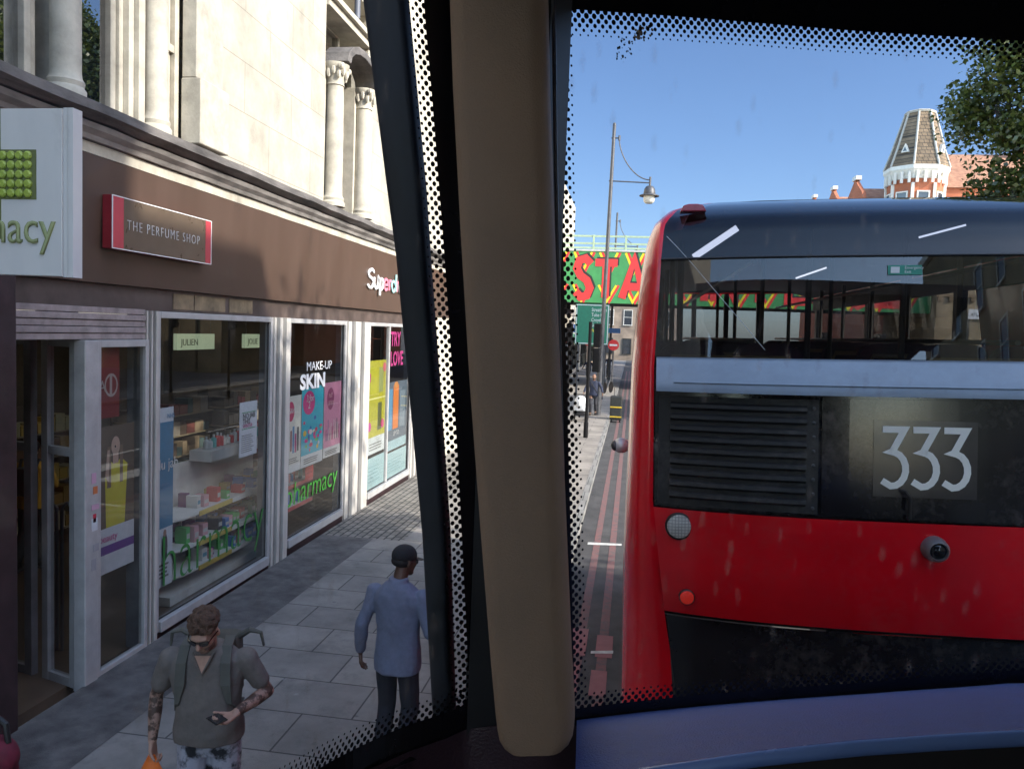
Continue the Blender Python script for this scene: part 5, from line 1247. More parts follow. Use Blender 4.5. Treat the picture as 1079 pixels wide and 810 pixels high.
# right-hand side of the street: seen through the bus and mirrored in the shop windows
def terrace(label, x0, y0, y1, h, mat, shop_cols, depth=11, gap=3.2):
    t = thing('terrace_building', label, 'building', (x0 + depth / 2, (y0 + y1) / 2, 0), group='buildings across the road')
    b = MB(); b.box((x0, y0, 0), (x0 + depth, y1, h)); b.build('wall', mat, t)
    b = MB(); b.box((x0 - .25, y0, h - .5), (x0 - .003, y1, h - .1)); b.build('cornice', m_cream, t)
    n = int((y1 - y0) / gap)
    for k in range(n):
        yy = y0 + (k + .5) * (y1 - y0) / n
        for z in range(1, int((h - 2) / 3.4)): window_on(t, (x0, yy + .6, z * 3.4 + 1.2), 1.2, 2.0, (-1, 0, 0))
        b = MB(); b.box((x0 - .12, yy - gap * .46, 3.0), (x0 - .004, yy + gap * .46, 3.7)); b.build('shop_fascia', pm(shop_cols[k % len(shop_cols)]), t)
        window_on(t, (x0, yy + gap * .42, .5), gap * .84, 2.3, (-1, 0, 0), frame=m_bk)
    return t
terrace('tall dark brick terrace across the road behind the bus', 14.4, -34, -.3, 20.5, m_yb, [(.3, .05, .04), (.1, .1, .12), (.4, .36, .3)], depth=3.2)
terrace('corner block across the road at the side street', 14.4, -.28, 3.5, 16.2, m_rb, [(.05, .12, .3)], depth=4)
terrace('low shop row across the road beyond the side street', 22.5, 12.8, 29.0, 8.6, m_yb, [(.12, .25, .15), (.45, .42, .35), (.3, .04, .05), (.5, .4, .1)])
terrace('red brick building behind the low shop row', 25.5, 29.2, 46, 8.2, m_rb, [(.1, .1, .1), (.4, .3, .2)])

# ================================================================== TREES
m_bark = M('bark', (.10, .085, .065), .9, var=.4, bump=.6, bscale=20)
def leafmat(name, c):
    m, nt, out = new_mat(name)
    d = N(nt, 'ShaderNodeBsdfDiffuse'); tr = N(nt, 'ShaderNodeBsdfTranslucent'); g = N(nt, 'ShaderNodeBsdfGlossy', i_Roughness=.4)
    gi = N(nt, 'ShaderNodeNewGeometry'); rp = N(nt, 'ShaderNodeValToRGB')
    rp.color_ramp.elements[0].color = rgba([q * .5 for q in c]); rp.color_ramp.elements[1].color = rgba((c[0] * 1.9, c[1] * 1.5, c[2] * 1.1))
    nt.links.new(gi.outputs['Random Per Island'], rp.inputs[0]); nt.links.new(rp.outputs[0], d.inputs[0]); nt.links.new(rp.outputs[0], tr.inputs[0])
    a = N(nt, 'ShaderNodeMixShader', i_Fac=.3); nt.links.new(d.outputs[0], a.inputs[1]); nt.links.new(tr.outputs[0], a.inputs[2])
    e = N(nt, 'ShaderNodeMixShader', i_Fac=.06); nt.links.new(a.outputs[0], e.inputs[1]); nt.links.new(g.outputs[0], e.inputs[2]); nt.links.new(e.outputs[0], out.inputs[0])
    return m
m_leaf = leafmat('plane_leaf', (.070, .105, .022))
def tree(label, x, y, h, cr, cz, n, seed, leaf=.2, low=False):
    rr = random.Random(seed)
    t = thing('plane_tree', label, 'tree', (x, y, .1))
    b = MB(); b.tube([(0, 0, 0), (.08, .05, h * .25), (-.05, .1, h * .5), (.1, 0, h * .75), (0, 0, h * .95)], [.28, .22, .17, .1, .03], seg=10)
    clumps = []
    for k in range(80):
        a = rr.uniform(0, 2 * PI); e = rr.uniform(-.85, 1.0); r = cr * rr.uniform(.2, .95) * math.sqrt(max(.1, 1 - (e * .85) ** 2))
        c = V((r * math.cos(a), r * math.sin(a), cz + e * cr * 1.15)); clumps.append((c, rr.uniform(.55, 1.25) * cr * .30))
        s = V((0, 0, max(1.5, min(h * .85, c.z - cr * .6))))
        b.tube([s, s.lerp(c, .5) + V((rr.uniform(-.2, .2), rr.uniform(-.2, .2), .15)), c], [.075, .045, .015], seg=6)
    b.build('trunk', m_bark, t, smooth=True, world=False)
    b = MB()
    for i in range(n):
        c, r = rr.choice(clumps)
        d = V((rr.gauss(0, 1), rr.gauss(0, 1), rr.gauss(0, 1))).normalized(); p = c + d * r * rr.random() ** .45 * rr.choice([1, 1, 1, 1.35])
        u = V((rr.gauss(0, 1), rr.gauss(0, 1), rr.gauss(0, .6))).normalized(); v = u.cross(V((rr.gauss(0, 1), rr.gauss(0, 1), rr.gauss(0, 1)))).normalized()
        s = leaf * rr.uniform(.6, 1.25)
        b.quad(p - u * s * .5, p + v * s * .38 - u * s * .05, p + u * s * .55, p - v * s * .38 - u * s * .05)
    b.build('crown', m_leaf, t, world=False, recalc=False)
    return t
tree('leafy plane tree with gaps in its crown at the upper right beyond the bus', 17.0, 33, 15, 4.7, 12.0, 95000, 11, leaf=.215)
tree('tall plane tree across the road whose shade dapples the shop fronts', 11.9, 6.2, 15, 2.6, 10.2, 5200, 4, leaf=.22)
# ================================================================== PEOPLE
def skinmat(name, c, tattoo=False):
    if not tattoo: return M(name, c, .5, var=.14, scale=18, spec=.35)
    return M(name, tuple(q * .30 for q in c), .5, var=.2, scale=17, col2=c, thresh=(.47, .56), spec=.35)
def hand(b, w, d, n, thumb, curl=.35, L=.185, holding=0.):
    """palm, four unequal fingers in three bones each, and a thumb leaving the side of the palm"""
    w, d, n = V(w), V(d).normalized(), V(n); n = (n - d * n.dot(d)).normalized(); t = d.cross(n) * thumb
    pl = L * .50
    for k, o in enumerate((-.031, -.010, .011, .030)):
        b.cap(w + t * o * .62 + d * .005, w + t * o + d * pl, .0155, .0125, seg=8)
    for o, fl, fr in ((.031, .40, .0092), (.010, .455, .0096), (-.011, .42, .0092), (-.031, .33, .0082)):
        p = w + t * o + d * pl; a = curl * .55
        for i, sg in enumerate((.45, .31, .24)):
            q = p + (d * math.cos(a) + n * math.sin(a)) * (L * fl * sg * 1.08); b.cap(p, q, fr * (1 - .06 * i), fr * (.95 - .08 * i), seg=8); p = q; a += curl * (1.1 + holding)
    p = w + t * .022 + d * .025; e = (t * .78 + d * .62 + n * .22).normalized()
    q = p + e * .046; b.cap(p, q, .0145, .012, seg=8); e2 = (d * .85 + t * .30 + n * (.35 + holding * .4)).normalized(); r = q + e2 * .032; b.cap(q, r, .0115, .0105, seg=8); b.cap(r, r + (e2 + n * .2).normalized() * .024, .0105, .009, seg=8)
def head(b, c, R, s=1.0, bald=False):
    """skull, jaw, nose, brow, ears in a frame R (x right, y face forward, z up)"""
    P = lambda x, y, z: c + R @ V((x * s, y * s, z * s)); r3 = R.to_3x3() if hasattr(R, 'to_3x3') else R
    b.ell(P(0, -.012, .035), (.075 * s, .096 * s, .083 * s), R); b.ell(P(0, .018, -.035), (.062 * s, .074 * s, .078 * s), R)
    b.ell(P(0, .058, -.088), (.034 * s, .032 * s, .026 * s), R); b.ell(P(.034, .05, -.02), (.030 * s, .034 * s, .03 * s), R); b.ell(P(-.034, .05, -.02), (.030 * s, .034 * s, .03 * s), R)
    b.ell(P(0, .075, .03), (.055 * s, .022 * s, .016 * s), R)
    b.cap(P(0, .088, .015), P(0, .112, -.020), .009 * s, .014 * s, seg=8); b.ell(P(.012, .098, -.024), .010 * s, R, seg=8); b.ell(P(-.012, .098, -.024), .010 * s, R, seg=8)
    b.ell(P(0, .086, -.052), (.024 * s, .012 * s, .007 * s), R, seg=8); b.ell(P(0, .083, -.064), (.021 * s, .012 * s, .008 * s), R, seg=8)
    for q in (-1, 1): b.ell(P(q * .077, -.01, -.008), (.010 * s, .020 * s, .032 * s), R, seg=8)
def tors(b, rows, arms=()):
    """stack of oval rings: (centre, half width, half depth)"""
    rs = []
    for c, a, d in rows: rs.append([V(c) + V((a * math.copysign(abs(math.cos(t)) ** .8, math.cos(t)), d * math.copysign(abs(math.sin(t)) ** .9, math.sin(t)), 0)) for t in [2 * PI * k / 20 for k in range(20)]])
    b.rings(rs)
def rotm(ax, deg): return Matrix.Rotation(R_(deg), 3, ax)
def figure(name, label, loc, rz, J, skin, shirt, trousers, shoes, hr, sleeve, voxel=.009, collar=False, tat=None, shirt_z=(.86, 1.50), group=None, hem=.86, legcut=.08, belly=.0, fold=None, lean=0., wd=1.0):
    t = thing(name, label, 'person', loc, (lean, 0, rz), group)
    b = MB()
    hc, HR = J['head']
    head(b, hc, HR); b.cap(J['neck'], hc + HR @ V((0, -.012, -.04)), .058, .055)
    tors(b, [((0, 0, .90), .155, .105), ((0, 0, .98), .16, .11), ((0, .0, 1.10), .145, .10), ((0, 0, 1.25), .165, .105), ((0, -.01, 1.38), .185, .10), ((0, -.015, 1.44), .13, .075), ((0, -.015, 1.49), .07, .055)])
    for s in 'RL':
        sh, el, wr = J['arm' + s]; hd, hn, th, cu, ho = J['hand' + s]
        b.ell(V(sh) + V((0, 0, -.025)), .050); b.cap(V(sh) + V((0, 0, -.02)), el, .050, .040); b.cap(el, V(el).lerp(V(wr), .35), .041, .043); b.cap(V(el).lerp(V(wr), .35), wr, .043, .028); hand(b, wr, hd, hn, th, cu, holding=ho)
        hip, kn, an, toe = J['leg' + s]
        b.cap(hip, kn, .088, .056); b.cap(kn, V(kn).lerp(V(an), .35), .055, .058); b.cap(V(kn).lerp(V(an), .35), an, .058, .038); b.cap(an, toe, .042, .036)
    def pnt(c):
        if tat:
            for s in 'RL':
                sh, el, wr = [V(q) for q in J['arm' + s]]
                for a, e, lo in ((sh, el, .25), (el, wr, 0)):
                    d = e - a; u = (c - a).dot(d) / d.length_squared
                    if lo < u < 1.0 and (c - a - d * u).length < .07: return 1
            q = HR.transposed() @ (c - hc)
            if q.z < -.045 and q.y > .0 and (c - hc).length < .15 and not (abs(q.x) < .02 and q.z > -.07): return 2
        return 0
    body = blob('body', b, voxel, [skin] + ([tat, M('stubble_skin', (.20, .11, .08), .6, var=.2, scale=60)] if tat else []), t, smooth=3, paint=pnt)
    # shirt
    b = MB(); g = .016
    z0, z1 = shirt_z
    tors(b, [((0, .0, z0), .190 * wd, .136 + belly), ((0, .004, z0 + .07), .190 * wd, .136 + belly), ((0, .004, 1.12), .176 * wd, .120 + belly), ((0, 0, 1.26), .188 * wd, .122), ((0, -.012, 1.36), .204 * wd, .114), ((0, -.016, 1.42), .192 * wd, .106), ((0, -.018, 1.465), .140 * wd, .090), ((0, -.018, 1.50), .098, .074)])
    if collar: tors(b, [((0, -.018, 1.485), .088, .078), ((0, -.016, 1.52), .072, .072), ((0, -.014, 1.54), .070, .070)])
    for s in 'RL':
        sh, el, wr = [V(q) for q in J['arm' + s]]
        b.ell(sh + V((0, 0, -.02)), .062)
        if sleeve < 1: b.cap(sh, sh.lerp(el, sleeve), .068, .068)
        else:
            b.cap(sh, el, .064, .055); b.cap(el, el.lerp(wr, .35), .056, .056); b.cap(el.lerp(wr, .35), el.lerp(wr, .93), .056, .040)
    so = blob('shirt', b, voxel, shirt, t, smooth=5)
    SH = []
    for v, vn in [(v, v.normal.copy()) for v in so.data.vertices]:
        p = v.co.copy(); k = noise.noise(V((p.x * 7, p.y * 7, p.z * 4.5 + 3))) + .5 * noise.noise(V((p.x * 15 + p.z * 6, p.y * 12, p.z * 13)))
        SH.append((v, p + vn * (.012 * k)))
    for v, p in SH: v.co = p
    b = MB(); tors(b, [((0, 0, .80), .160, .108), ((0, 0, .88), .158, .106), ((0, 0, .93), .15, .10)])
    for s in 'RL':
        hip, kn, an, toe = [V(q) for q in J['leg' + s]]; hip = hip + V((0, 0, .0))
        if legcut < .5: b.cap(hip + V((0, 0, -.06)), kn, .090, .074); b.cap(kn, an + V((0, 0, legcut * .4)), .074, .062)
        else: b.cap(hip, kn + V((0, 0, -.03)), .106, .088)
    tr = blob('trousers', b, voxel * 1.1, trousers, t, smooth=4)
    SH = [(v, v.co + v.normal * .006 * noise.noise(V((v.co.x * 9, v.co.y * 9, v.co.z * 8)))) for v in tr.data.vertices]
    for v, p in SH: v.co = p
    for s in 'RL':
        hip, kn, an, toe = [V(q) for q in J['leg' + s]]
        b = MB(); b.cap(an + V((0, 0, -.03)), toe + V((0, 0, 0)), .052, .046); b.cap(an, an + V((0, 0, .05)), .05, .048); b.box((toe.x - .045, an.y - .06, min(an.z, toe.z) - .055), (toe.x + .045, toe.y + .045, min(an.z, toe.z) - .03), bev=.01)
        blob('shoe', b, voxel, shoes, t, smooth=2)
    return t, hc, HR

# --- man in grey t-shirt coming towards us
HR1 = rotm('Z', -8) @ rotm('X', -24)
J1 = dict(head=(V((-.012, .085, 1.635)), HR1), neck=V((0, -.01, 1.47)),
          armR=((.225, -.01, 1.41), (.325, -.035, 1.15), (.325, .06, .90)), handR=((-.05, .12, -1), (-1, .1, 0), 1, .75, .5),
          armL=((-.225, -.01, 1.41), (-.35, -.03, 1.17), (-.225, .225, 1.19)), handL=((.60, .76, -.10), (.15, .05, .98), 1, .55, .4),
          legR=((.09, 0, .90), (.10, .10, .50), (.10, .0, .10), (.11, .15, .05)), legL=((-.09, 0, .90), (-.10, .02, .50), (-.10, -.20, .14), (-.10, -.07, .06)))
sk1 = skinmat('fair_skin', (.42, .24, .175))
tee = M('grey_tshirt', (.150, .125, .112), .9, var=.12, scale=40, bump=.15, bscale=500)
sho = M('tie_dye_cloth', (.02, .02, .025), .9, var=.1, scale=7.5, col2=(.36, .35, .40), thresh=(.40, .50))
p1, hc, HR = figure('person', 'man in a grey t-shirt and sunglasses looking down at a phone, walking towards the bus', (-2.53, 4.50, .125), R_(194), J1, sk1, tee, sho, M('white_trainer', (.5, .5, .5), .6), None, .62, voxel=.0075, tat=skinmat('tattooed_skin', (.36, .215, .165), True), shirt_z=(.90, 1.49), legcut=.9, belly=.02, lean=R_(-7), wd=1.13)
b = MB(); rr = random.Random(2)
b.ell(hc + HR @ V((0, -.022, .062)), (.086, .100, .072), HR)
for k in range(150):
    a = rr.uniform(0, 2 * PI); e = rr.uniform(.0, 1.35)
    q = V((.083 * math.cos(a) * math.cos(e), -.022 + .098 * math.sin(a) * math.cos(e), .060 + .078 * math.sin(e)))
    if q.y > .055 and q.z < .068: continue
    b.ell(hc + HR @ q, rr.uniform(.011, .020), seg=6)
blob('hair', b, .006, M('curly_brown_hair', (.075, .036, .020), .7, var=.55, scale=70, bump=.7, bscale=120), p1, smooth=1)
b = MB()
for q in (-1, 1):
    pts = [(q * .010, .012), (q * .060, .015), (q * .064, -.002), (q * .052, -.020), (q * .026, -.023), (q * .012, -.010)]
    b.prism([hc + HR @ V((u, .100 - abs(u) * .30, .012 + v)) for u, v in pts], HR @ V((0, .008, 0)))
    b.tube([hc + HR @ V((q * .063, .084, .020)), hc + HR @ V((q * .084, .0, .018))], .004, seg=6)
b.tube([hc + HR @ V((-.012, .102, .020)), hc + HR @ V((.012, .102, .020))], .0035, seg=6); b.build('sunglasses', M('sunglass_black', (.008, .008, .009), .08, spec=.9), p1, world=False)
b = MB(); pv = [V((-.055, .098, 1.485)), V((.055, .098, 1.485)), V((.0, .128, 1.385))]
b.poly([pv[0], pv[2], pv[1]]); b.build('neckline', sk1, p1, world=False)
b = MB(); b.tube([V((-.062, .085, 1.50)), V((-.03, .118, 1.435)), V((0, .132, 1.378)), V((.03, .118, 1.435)), V((.062, .085, 1.50))], .007, seg=6); b.build('collar', tee, p1, world=False)
def onbody(t, q): return MW[t.name] @ V(q)
# straps, rucksack, phone and orange bag
ph = thing('mobile_phone', 'black phone held in the hand of the man in grey', 'phone', onbody(p1, (-.14, .325, 1.215)), (R_(8), R_(8), R_(194 + 38)))
b = MB(); b.box((-.036, -.075, -.004), (.036, .075, .004), bev=.003); b.build('case', M('phone_black', (.012, .012, .013), .25), ph, world=False)
b = MB(); b.box((-.032, -.069, .0041), (.032, .069, .0048)); b.build('screen', M('phone_screen', (.02, .02, .025), .06), ph, world=False)
bp = thing('rucksack', 'olive rucksack worn on both shoulders by the man in grey', 'bag', onbody(p1, (0, -.2, 1.1)), (R_(-7), 0, R_(194)))
o0 = V((0, -.2, 1.1)); b = MB()
b.box(V((-.15, -.30, 1.02)) - o0, V((.15, -.13, 1.47)) - o0, bev=.05); b.build('pack', M('olive_canvas', (.085, .08, .065), .9, var=.2, bump=.3, bscale=300), bp, world=False, smooth=True)
m_strap = M('strap_canvas', (.105, .10, .085), .9, var=.15, bump=.3, bscale=300)
for q in (-1, 1):
    P = [V((q * .10, -.15, 1.46)), V((q * .118, -.08, 1.515)), V((q * .125, .02, 1.505)), V((q * .130, .090, 1.43)), V((q * .135, .118, 1.30)), V((q * .155, .115, 1.18)), V((q * .185, .03, 1.08)), V((q * .17, -.13, 1.06))]
    b = MB(); rs = []
    for i, p in enumerate(P):
        d = (P[min(i + 1, 7)] - P[max(i - 1, 0)]).normalized(); sx = V((1, 0, 0)); nn = d.cross(sx).normalized()
        w = .030 if i < 5 else .014
        rs.append([p - o0 + sx * w + nn * .006, p - o0 + sx * w - nn * .006, p - o0 - sx * w - nn * .006, p - o0 - sx * w + nn * .006])
    b.rings(rs); b.build('strap', m_strap, bp, world=False, bevel=.003)
b = MB()
for q in (-1, 1): b.tube([V((q * .14, -.2, 1.45)) - o0, V((q * .21, -.19, 1.50)) - o0, V((q * .275, -.20, 1.475)) - o0, V((q * .29, -.21, 1.38)) - o0], [.022, .020, .012, .008], seg=8)
b.build('side_loop', m_strap, bp, world=False, smooth=True)
ob = thing('carrier_bag', 'orange bag carried low in the right hand of the man in grey', 'bag', onbody(p1, (.32, .10, .80)), (0, 0, R_(194)))
b = MB(); 
rs = []
for z, w, d in ((-.30, .04, .02), (-.29, .09, .04), (-.2, .095, .05), (-.10, .08, .035), (-.03, .045, .018), (.02, .02, .010)):
    rs.append([V((w * math.cos(a) * (1 + .15 * noise.noise(V((a, z * 9, 1)))), d * math.sin(a), z)) for a in [2 * PI * k / 16 for k in range(16)]])
b.rings(rs); b.build('bag_body', M('orange_plastic', (.75, .15, .015), .4, var=.25, scale=12), ob, world=False, smooth=True)

# --- man in blue-grey long sleeves walking away
HR2 = rotm('Z', -34) @ rotm('X', -8)
J2 = dict(head=(V((.02, .05, 1.655)), HR2), neck=V((0, -.015, 1.48)),
          armL=((-.20, -.01, 1.41), (-.285, -.045, 1.15), (-.325, .02, .90)), handL=((-.02, .16, -1), (.9, .3, 0), 1, .5, .1),
          armR=((.20, -.01, 1.41), (.285, -.06, 1.155), (.20, .19, 1.14)), handR=((-.4, .9, .12), (-.7, -.3, .6), -1, .8, .5),
          legL=((-.09, 0, .90), (-.10, .06, .50), (-.11, -.02, .10), (-.12, .12, .05)), legR=((.09, 0, .90), (.10, .05, .50), (.10, -.10, .12), (.11, .03, .05)))
polo = M('blue_grey_knit', (.15, .165, .235), .92, var=.10, scale=30, bump=.25, bscale=420)
p2, hc2, HRb = figure('person', 'man in a black cap and blue grey long sleeved top walking away along the pavement', (-1.70, 5.74, .125), R_(-6), J2, skinmat('brown_skin', (.10, .052, .035)), polo, M('navy_trousers', (.020, .021, .030), .9, var=.25, scale=20), M('dark_shoe', (.02, .02, .02), .5), None, 1.0, voxel=.0085, collar=True, shirt_z=(.80, 1.50))
b = MB(); b.ell(hc2 + HRb @ V((0, -.014, .045)), (.088, .108, .088), HRb)
cp = blob('baseball_cap', b, .008, M('black_cap', (.012, .011, .013), .85, var=.3, bump=.3, bscale=300), p2, smooth=2); 
bmc = bmesh.new(); bmc.from_mesh(cp.data); inv = HRb.transposed()
bmesh.ops.delete(bmc, geom=[v for v in bmc.verts if (inv @ (v.co - hc2)).z < .018], context='VERTS'); bmc.to_mesh(cp.data); bmc.free()
b = MB(); 
pts = [(-.075, .055), (-.062, .11), (-.035, .155), (0, .168), (.035, .155), (.062, .11), (.075, .055)]
b.prism([hc2 + HRb @ V((u, v, .022 - .1 * (v - .05))) for u, v in pts], HRb @ V((0, 0, .006))); b.build('peak', cp.data.materials[0], cp, world=False, bevel=.002)
b = MB(); b.ell(hc2 + HRb @ V((0, -.03, .0)), (.080, .088, .05), HRb); blob('hair', b, .008, M('cropped_black_hair', (.010, .008, .008), .8), p2, smooth=1)
b = MB()
for q in (-1, 1):
    b.tube([hc2 + HRb @ V((q * .080, -.01, .012)), hc2 + HRb @ V((q * .078, .075, .012))], .0025, seg=5)
    b.prism([hc2 + HRb @ V((q * u, .098 - abs(u) * .25, .01 + w)) for u, w in ((.012, .012), (.055, .012), (.055, -.02), (.012, -.02))], HRb @ V((0, .003, 0)))
b.build('glasses', m_steel, p2, world=False)

# --- man in navy shirt far down the pavement, and the pushchair in front of him
HR3 = rotm('Z', 6) @ rotm('X', -6)
J3 = dict(head=(V((0, .03, 1.655)), HR3), neck=V((0, -.015, 1.48)),
          armR=((.20, -.01, 1.41), (.33, .02, 1.20), (.40, .14, 1.0)), handR=((.1, .5, -.8), (-1, .1, 0), 1, .5, .1), armL=((-.20, -.01, 1.41), (-.33, .02, 1.20), (-.40, .14, 1.0)), handL=((-.1, .5, -.8), (1, .1, 0), 1, .5, .1),
          legR=((.09, 0, .90), (.10, .12, .50), (.10, .02, .10), (.11, .16, .05)), legL=((-.09, 0, .90), (-.10, -.02, .50), (-.10, -.24, .14), (-.10, -.11, .06)))
p3, hc3, HRc = figure('person', 'bearded man in a dark navy shirt walking towards us far down the pavement', (-1.56, 33.6, .125), R_(178), J3, skinmat('tan_skin', (.26, .14, .09)), M('navy_shirt', (.022, .028, .055), .9, var=.2), M('charcoal_trousers', (.035, .035, .042), .9), M('brown_shoe', (.05, .03, .02), .5), None, 1.0, voxel=.014, shirt_z=(.84, 1.50))
b = MB(); b.ell(hc3 + HRc @ V((0, .035, -.07)), (.058, .058, .05), HRc); blob('beard', b, .012, M('dark_beard', (.03, .02, .015), .8), p3, smooth=1)
b = MB(); b.tube([V((.13, .12, 1.48)), V((0, .135, 1.25)), V((-.18, .09, .98))], .014, seg=6); b.build('cross_strap', m_black, p3, world=False)
pc = thing('pushchair', 'pushchair with a white rain cover beside the man in the navy shirt', 'pushchair', (-1.95, 31.2, .125), (0, 0, R_(176)))
b = MB(); b.ell((0, 0, .72), (.26, .40, .30), seg=12); b.box((-.24, -.3, .40), (.24, .3, .62), bev=.06); blob('rain_cover', b, .025, M('white_cover', (.62, .63, .64), .5, var=.12, scale=8), pc, smooth=3)
b = MB()
for q in (-1, 1):
    b.tube([(q * .25, .42, .12), (q * .25, -.1, .55), (q * .25, -.50, 1.02)], .015, seg=6); b.tube([(q * .25, -.38, .12), (q * .25, .05, .5)], .015, seg=6)
b.tube([(-.25, -.5, 1.02), (.25, -.5, 1.02)], .017, seg=6); b.box((-.22, -.30, .22), (.22, .25, .36), bev=.03); b.build('frame', m_black, pc, world=False)
for q in (-1, 1):
    for yy in (.42, -.38):
        b = MB(); b.lathe([(.04, -.03), (.115, -.025), (.125, 0), (.115, .025), (.04, .03)], (q * .27, yy, .125), seg=14, axis='x'); b.build('wheel', m_black, pc, world=False, smooth=True)
# parked dark case with yellow edging by the kerb
sc_ = thing('suitcase', 'upright dark case with yellow edging standing at the kerb beside the bus', 'suitcase', (-.55, 32.5, .0))
b = MB(); b.box((-.80, 32.3, .10), (-.30, 32.75, 1.10), bev=.05); b.build('shell', M('case_black', (.02, .022, .02), .5, var=.3), sc_)
b = MB()
for z in (.22, .62): b.box((-.79, 32.275, z), (-.31, 32.298, z + .05))
b.build('yellow_edging', M('case_yellow', (.55, .38, .03), .5), sc_)
b = MB(); b.tube([(-.65, 32.5, 1.08), (-.65, 32.5, 1.45), (-.42, 32.5, 1.45), (-.42, 32.5, 1.08)], .014, seg=6); b.build('handle', m_black, sc_)
for x in (-.72, -.38):
    b = MB(); b.lathe([(.01, -.03), (.055, -.03), (.055, .03), (.01, .03)], (x, 32.45, .055), seg=12, axis='x'); b.build('wheel', m_black, sc_)
# bicycles by the far pavement poles
def bicycle(label, x, y, rz):
    t = thing('bicycle', label, 'bicycle', (x, y, .125), (0, 0, rz))
    for q in (-.52, .52):
        b = MB(); b.lathe([(.31, -.018), (.34, -.018), (.34, .018), (.31, .018), (.31, -.018)], (q, 0, .34), seg=22, axis='y')
        for k in range(8): b.tube([(q, 0, .34), (q + .31 * math.cos(PI * k / 4), 0, .34 + .31 * math.sin(PI * k / 4))], .003, seg=4)
        b.build('wheel', m_black, t, world=False)
    b = MB(); b.tube([(-.52, 0, .34), (-.08, 0, .30), (.36, 0, .80), (-.2, 0, .80), (-.08, 0, .30)], .018, seg=6); b.tube([(-.52, 0, .34), (-.2, 0, .80), (-.23, 0, .95)], .015, seg=6); b.tube([(.52, 0, .34), (.36, 0, .80), (.34, 0, 1.02)], .017, seg=6); b.build('frame', M('bike_paint', (.06, .06, .07), .4), t, world=False)
    b = MB(); b.tube([(.40, -.25, 1.05), (.33, 0, 1.03), (.40, .25, 1.05)], .014, seg=6); b.build('handlebar', m_black, t, world=False)
    b = MB(); b.ell((-.24, 0, .98), (.13, .06, .035), seg=8); b.build('saddle', m_black, t, world=False)
bicycle('dark bicycle locked to a post far down the pavement', -1.35, 47, R_(70))
r2_ = dup(p3, (-3.1, 57, .125), (0, 0, R_(20)), 'tiny distant pedestrian near the wall under the bridge')
r2_ = dup(p3, (-1.9, 66, .125), (0, 0, R_(170)), 'tiny distant pedestrian beyond the bridge')
# red shoulder bag at the doorway corner, cut by the frame's lower left corner
rb_ = thing('shopping_bag', 'crimson bag with dark handle standing by the dark pier in the lower left corner', 'bag', (-4.55, 4.98, .125))
b = MB(); b.ell((0, 0, .16), (.17, .13, .16), seg=14); b.box((-.13, -.09, 0), (.13, .09, .1), bev=.03); blob('bag_body', b, .012, M('crimson_cloth', (.13, .01, .025), .8, var=.3, scale=12), rb_, smooth=3)
b = MB(); b.tube([(-.10, 0, .28), (-.08, 0, .42), (0, 0, .47), (.08, 0, .42), (.10, 0, .28)], .022, seg=8); b.build('handle', m_black, rb_, smooth=True, world=False)
# shopper inside
J4 = dict(J3); J4['armR'] = ((.20, -.01, 1.41), (.27, .03, 1.16), (.12, .22, 1.12)); J4['handR'] = ((-.6, .7, 0), (0, 0, 1), 1, .6, .2)
J4['armL'] = ((-.20, -.01, 1.41), (-.25, -.02, 1.16), (-.22, .08, .92)); J4['handL'] = ((0, .2, -1), (1, 0, 0), 1, .5, .1)
p4_, hc4, HR4 = figure('person', 'shopper in a mustard top with a dark rucksack inside the shop doorway', (-8.05, 9.45, .09), R_(20), J4, skinmat('olive_skin', (.25, .14, .09)), M('mustard_top', (.42, .24, .03), .9, var=.15), M('black_trousers', (.015, .015, .018), .9), M('black_shoe', (.02, .02, .02), .5), None, 1.0, voxel=.013, shirt_z=(.84, 1.50))
b = MB(); b.ell(hc4 + HR4 @ V((0, -.02, .035)), (.088, .104, .09), HR4); blob('hair', b, .012, M('dark_hair', (.015, .011, .01), .7), p4_, smooth=1)
rk = thing('rucksack', 'small black rucksack on the back of the shopper in mustard', 'bag', onbody(p4_, (0, -.2, 1.1)), (0, 0, R_(20)))
b = MB(); b.box((-.14, -.10, -.05), (.14, .06, .34), bev=.05); b.build('pack', m_black, rk, world=False, smooth=True)
b = MB()
for q in (-1, 1): b.tube([(q * .1, .05, .33), (q * .11, .12, .42), (q * .12, .22, .40), (q * .13, .33, .25), (q * .16, .30, .06)], .02, seg=6)
b.build('strap', m_black, rk, world=False, smooth=True)
# ================================================================== LIGHT, SKY, CAMERA
SUN_EL, SUN_AZ = 30.0, 108.0
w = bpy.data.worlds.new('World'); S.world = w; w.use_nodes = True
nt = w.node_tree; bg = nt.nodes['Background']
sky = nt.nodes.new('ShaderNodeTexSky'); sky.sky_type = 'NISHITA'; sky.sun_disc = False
sky.sun_elevation = R_(SUN_EL); sky.sun_rotation = R_(SUN_AZ); sky.altitude = 50; sky.air_density = .9; sky.dust_density = .9; sky.ozone_density = 3.0
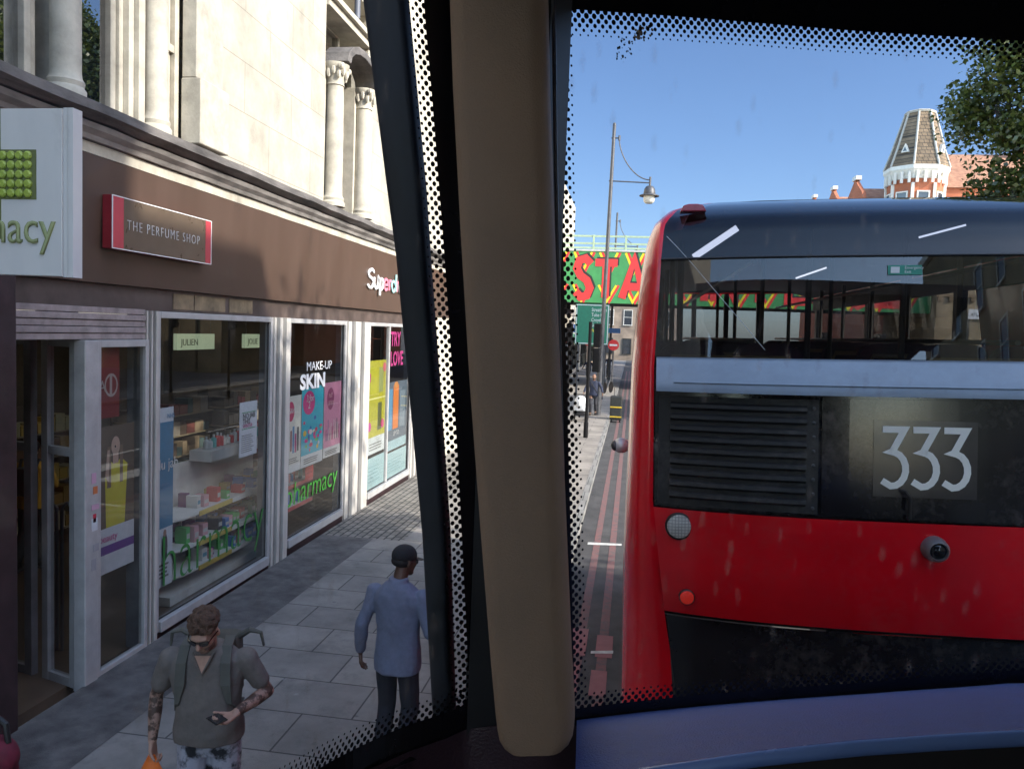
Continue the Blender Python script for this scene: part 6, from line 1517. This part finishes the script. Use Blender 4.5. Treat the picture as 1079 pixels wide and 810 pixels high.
# hand-set sky gain: dimmed towards the north, lifted elsewhere to brighten the shade
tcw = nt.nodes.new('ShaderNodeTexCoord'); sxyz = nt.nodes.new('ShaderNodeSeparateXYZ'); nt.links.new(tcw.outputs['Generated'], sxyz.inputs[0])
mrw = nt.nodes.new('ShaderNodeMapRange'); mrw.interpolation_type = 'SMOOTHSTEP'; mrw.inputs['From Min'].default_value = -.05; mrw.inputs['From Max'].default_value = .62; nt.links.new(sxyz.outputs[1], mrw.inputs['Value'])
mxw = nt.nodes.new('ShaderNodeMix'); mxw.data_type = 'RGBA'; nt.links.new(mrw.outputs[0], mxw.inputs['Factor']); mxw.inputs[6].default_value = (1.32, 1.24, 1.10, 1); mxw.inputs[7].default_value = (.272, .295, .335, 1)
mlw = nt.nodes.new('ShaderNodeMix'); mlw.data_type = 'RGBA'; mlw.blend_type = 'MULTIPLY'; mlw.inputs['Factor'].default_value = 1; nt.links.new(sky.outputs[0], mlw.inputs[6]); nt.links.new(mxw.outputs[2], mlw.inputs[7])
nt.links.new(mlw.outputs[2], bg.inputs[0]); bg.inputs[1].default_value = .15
sd = V((math.sin(R_(SUN_AZ)) * math.cos(R_(SUN_EL)), math.cos(R_(SUN_AZ)) * math.cos(R_(SUN_EL)), math.sin(R_(SUN_EL))))
sl = bpy.data.lights.new('sun', 'SUN'); sl.energy = 2.0; sl.angle = R_(.53); sl.color = (1, .93, .82)
so = bpy.data.objects.new('sun', sl); C.objects.link(so); so.rotation_euler = sd.to_track_quat('Z', 'Y').to_euler(); so.location = (20, -10, 30)
cd = bpy.data.cameras.new('camera'); cd.sensor_width = 36; cd.lens = 36 * F / 1079; cd.clip_start = .02; cd.clip_end = 2000
co_ = bpy.data.objects.new('camera', cd); C.objects.link(co_); co_.matrix_world = Matrix.Translation((0, 0, CAMH)) @ CAMR.to_4x4()
S.camera = co_
S.render.engine = 'CYCLES'
cy_ = S.cycles; cy_.film_exposure = 4.0; cy_.use_denoising = True; cy_.max_bounces = 10; cy_.diffuse_bounces = 4; cy_.glossy_bounces = 5; cy_.transmission_bounces = 6; cy_.transparent_max_bounces = 32
cy_.sample_clamp_indirect = 6; cy_.caustics_reflective = False; cy_.caustics_refractive = False
try: cy_.denoiser = 'OPENIMAGEDENOISE'
except Exception: pass
S.view_settings.view_transform = 'Standard'; S.view_settings.look = 'None'; S.view_settings.exposure = 0; S.view_settings.gamma = 1
bpy.data.scenes.remove(WS)
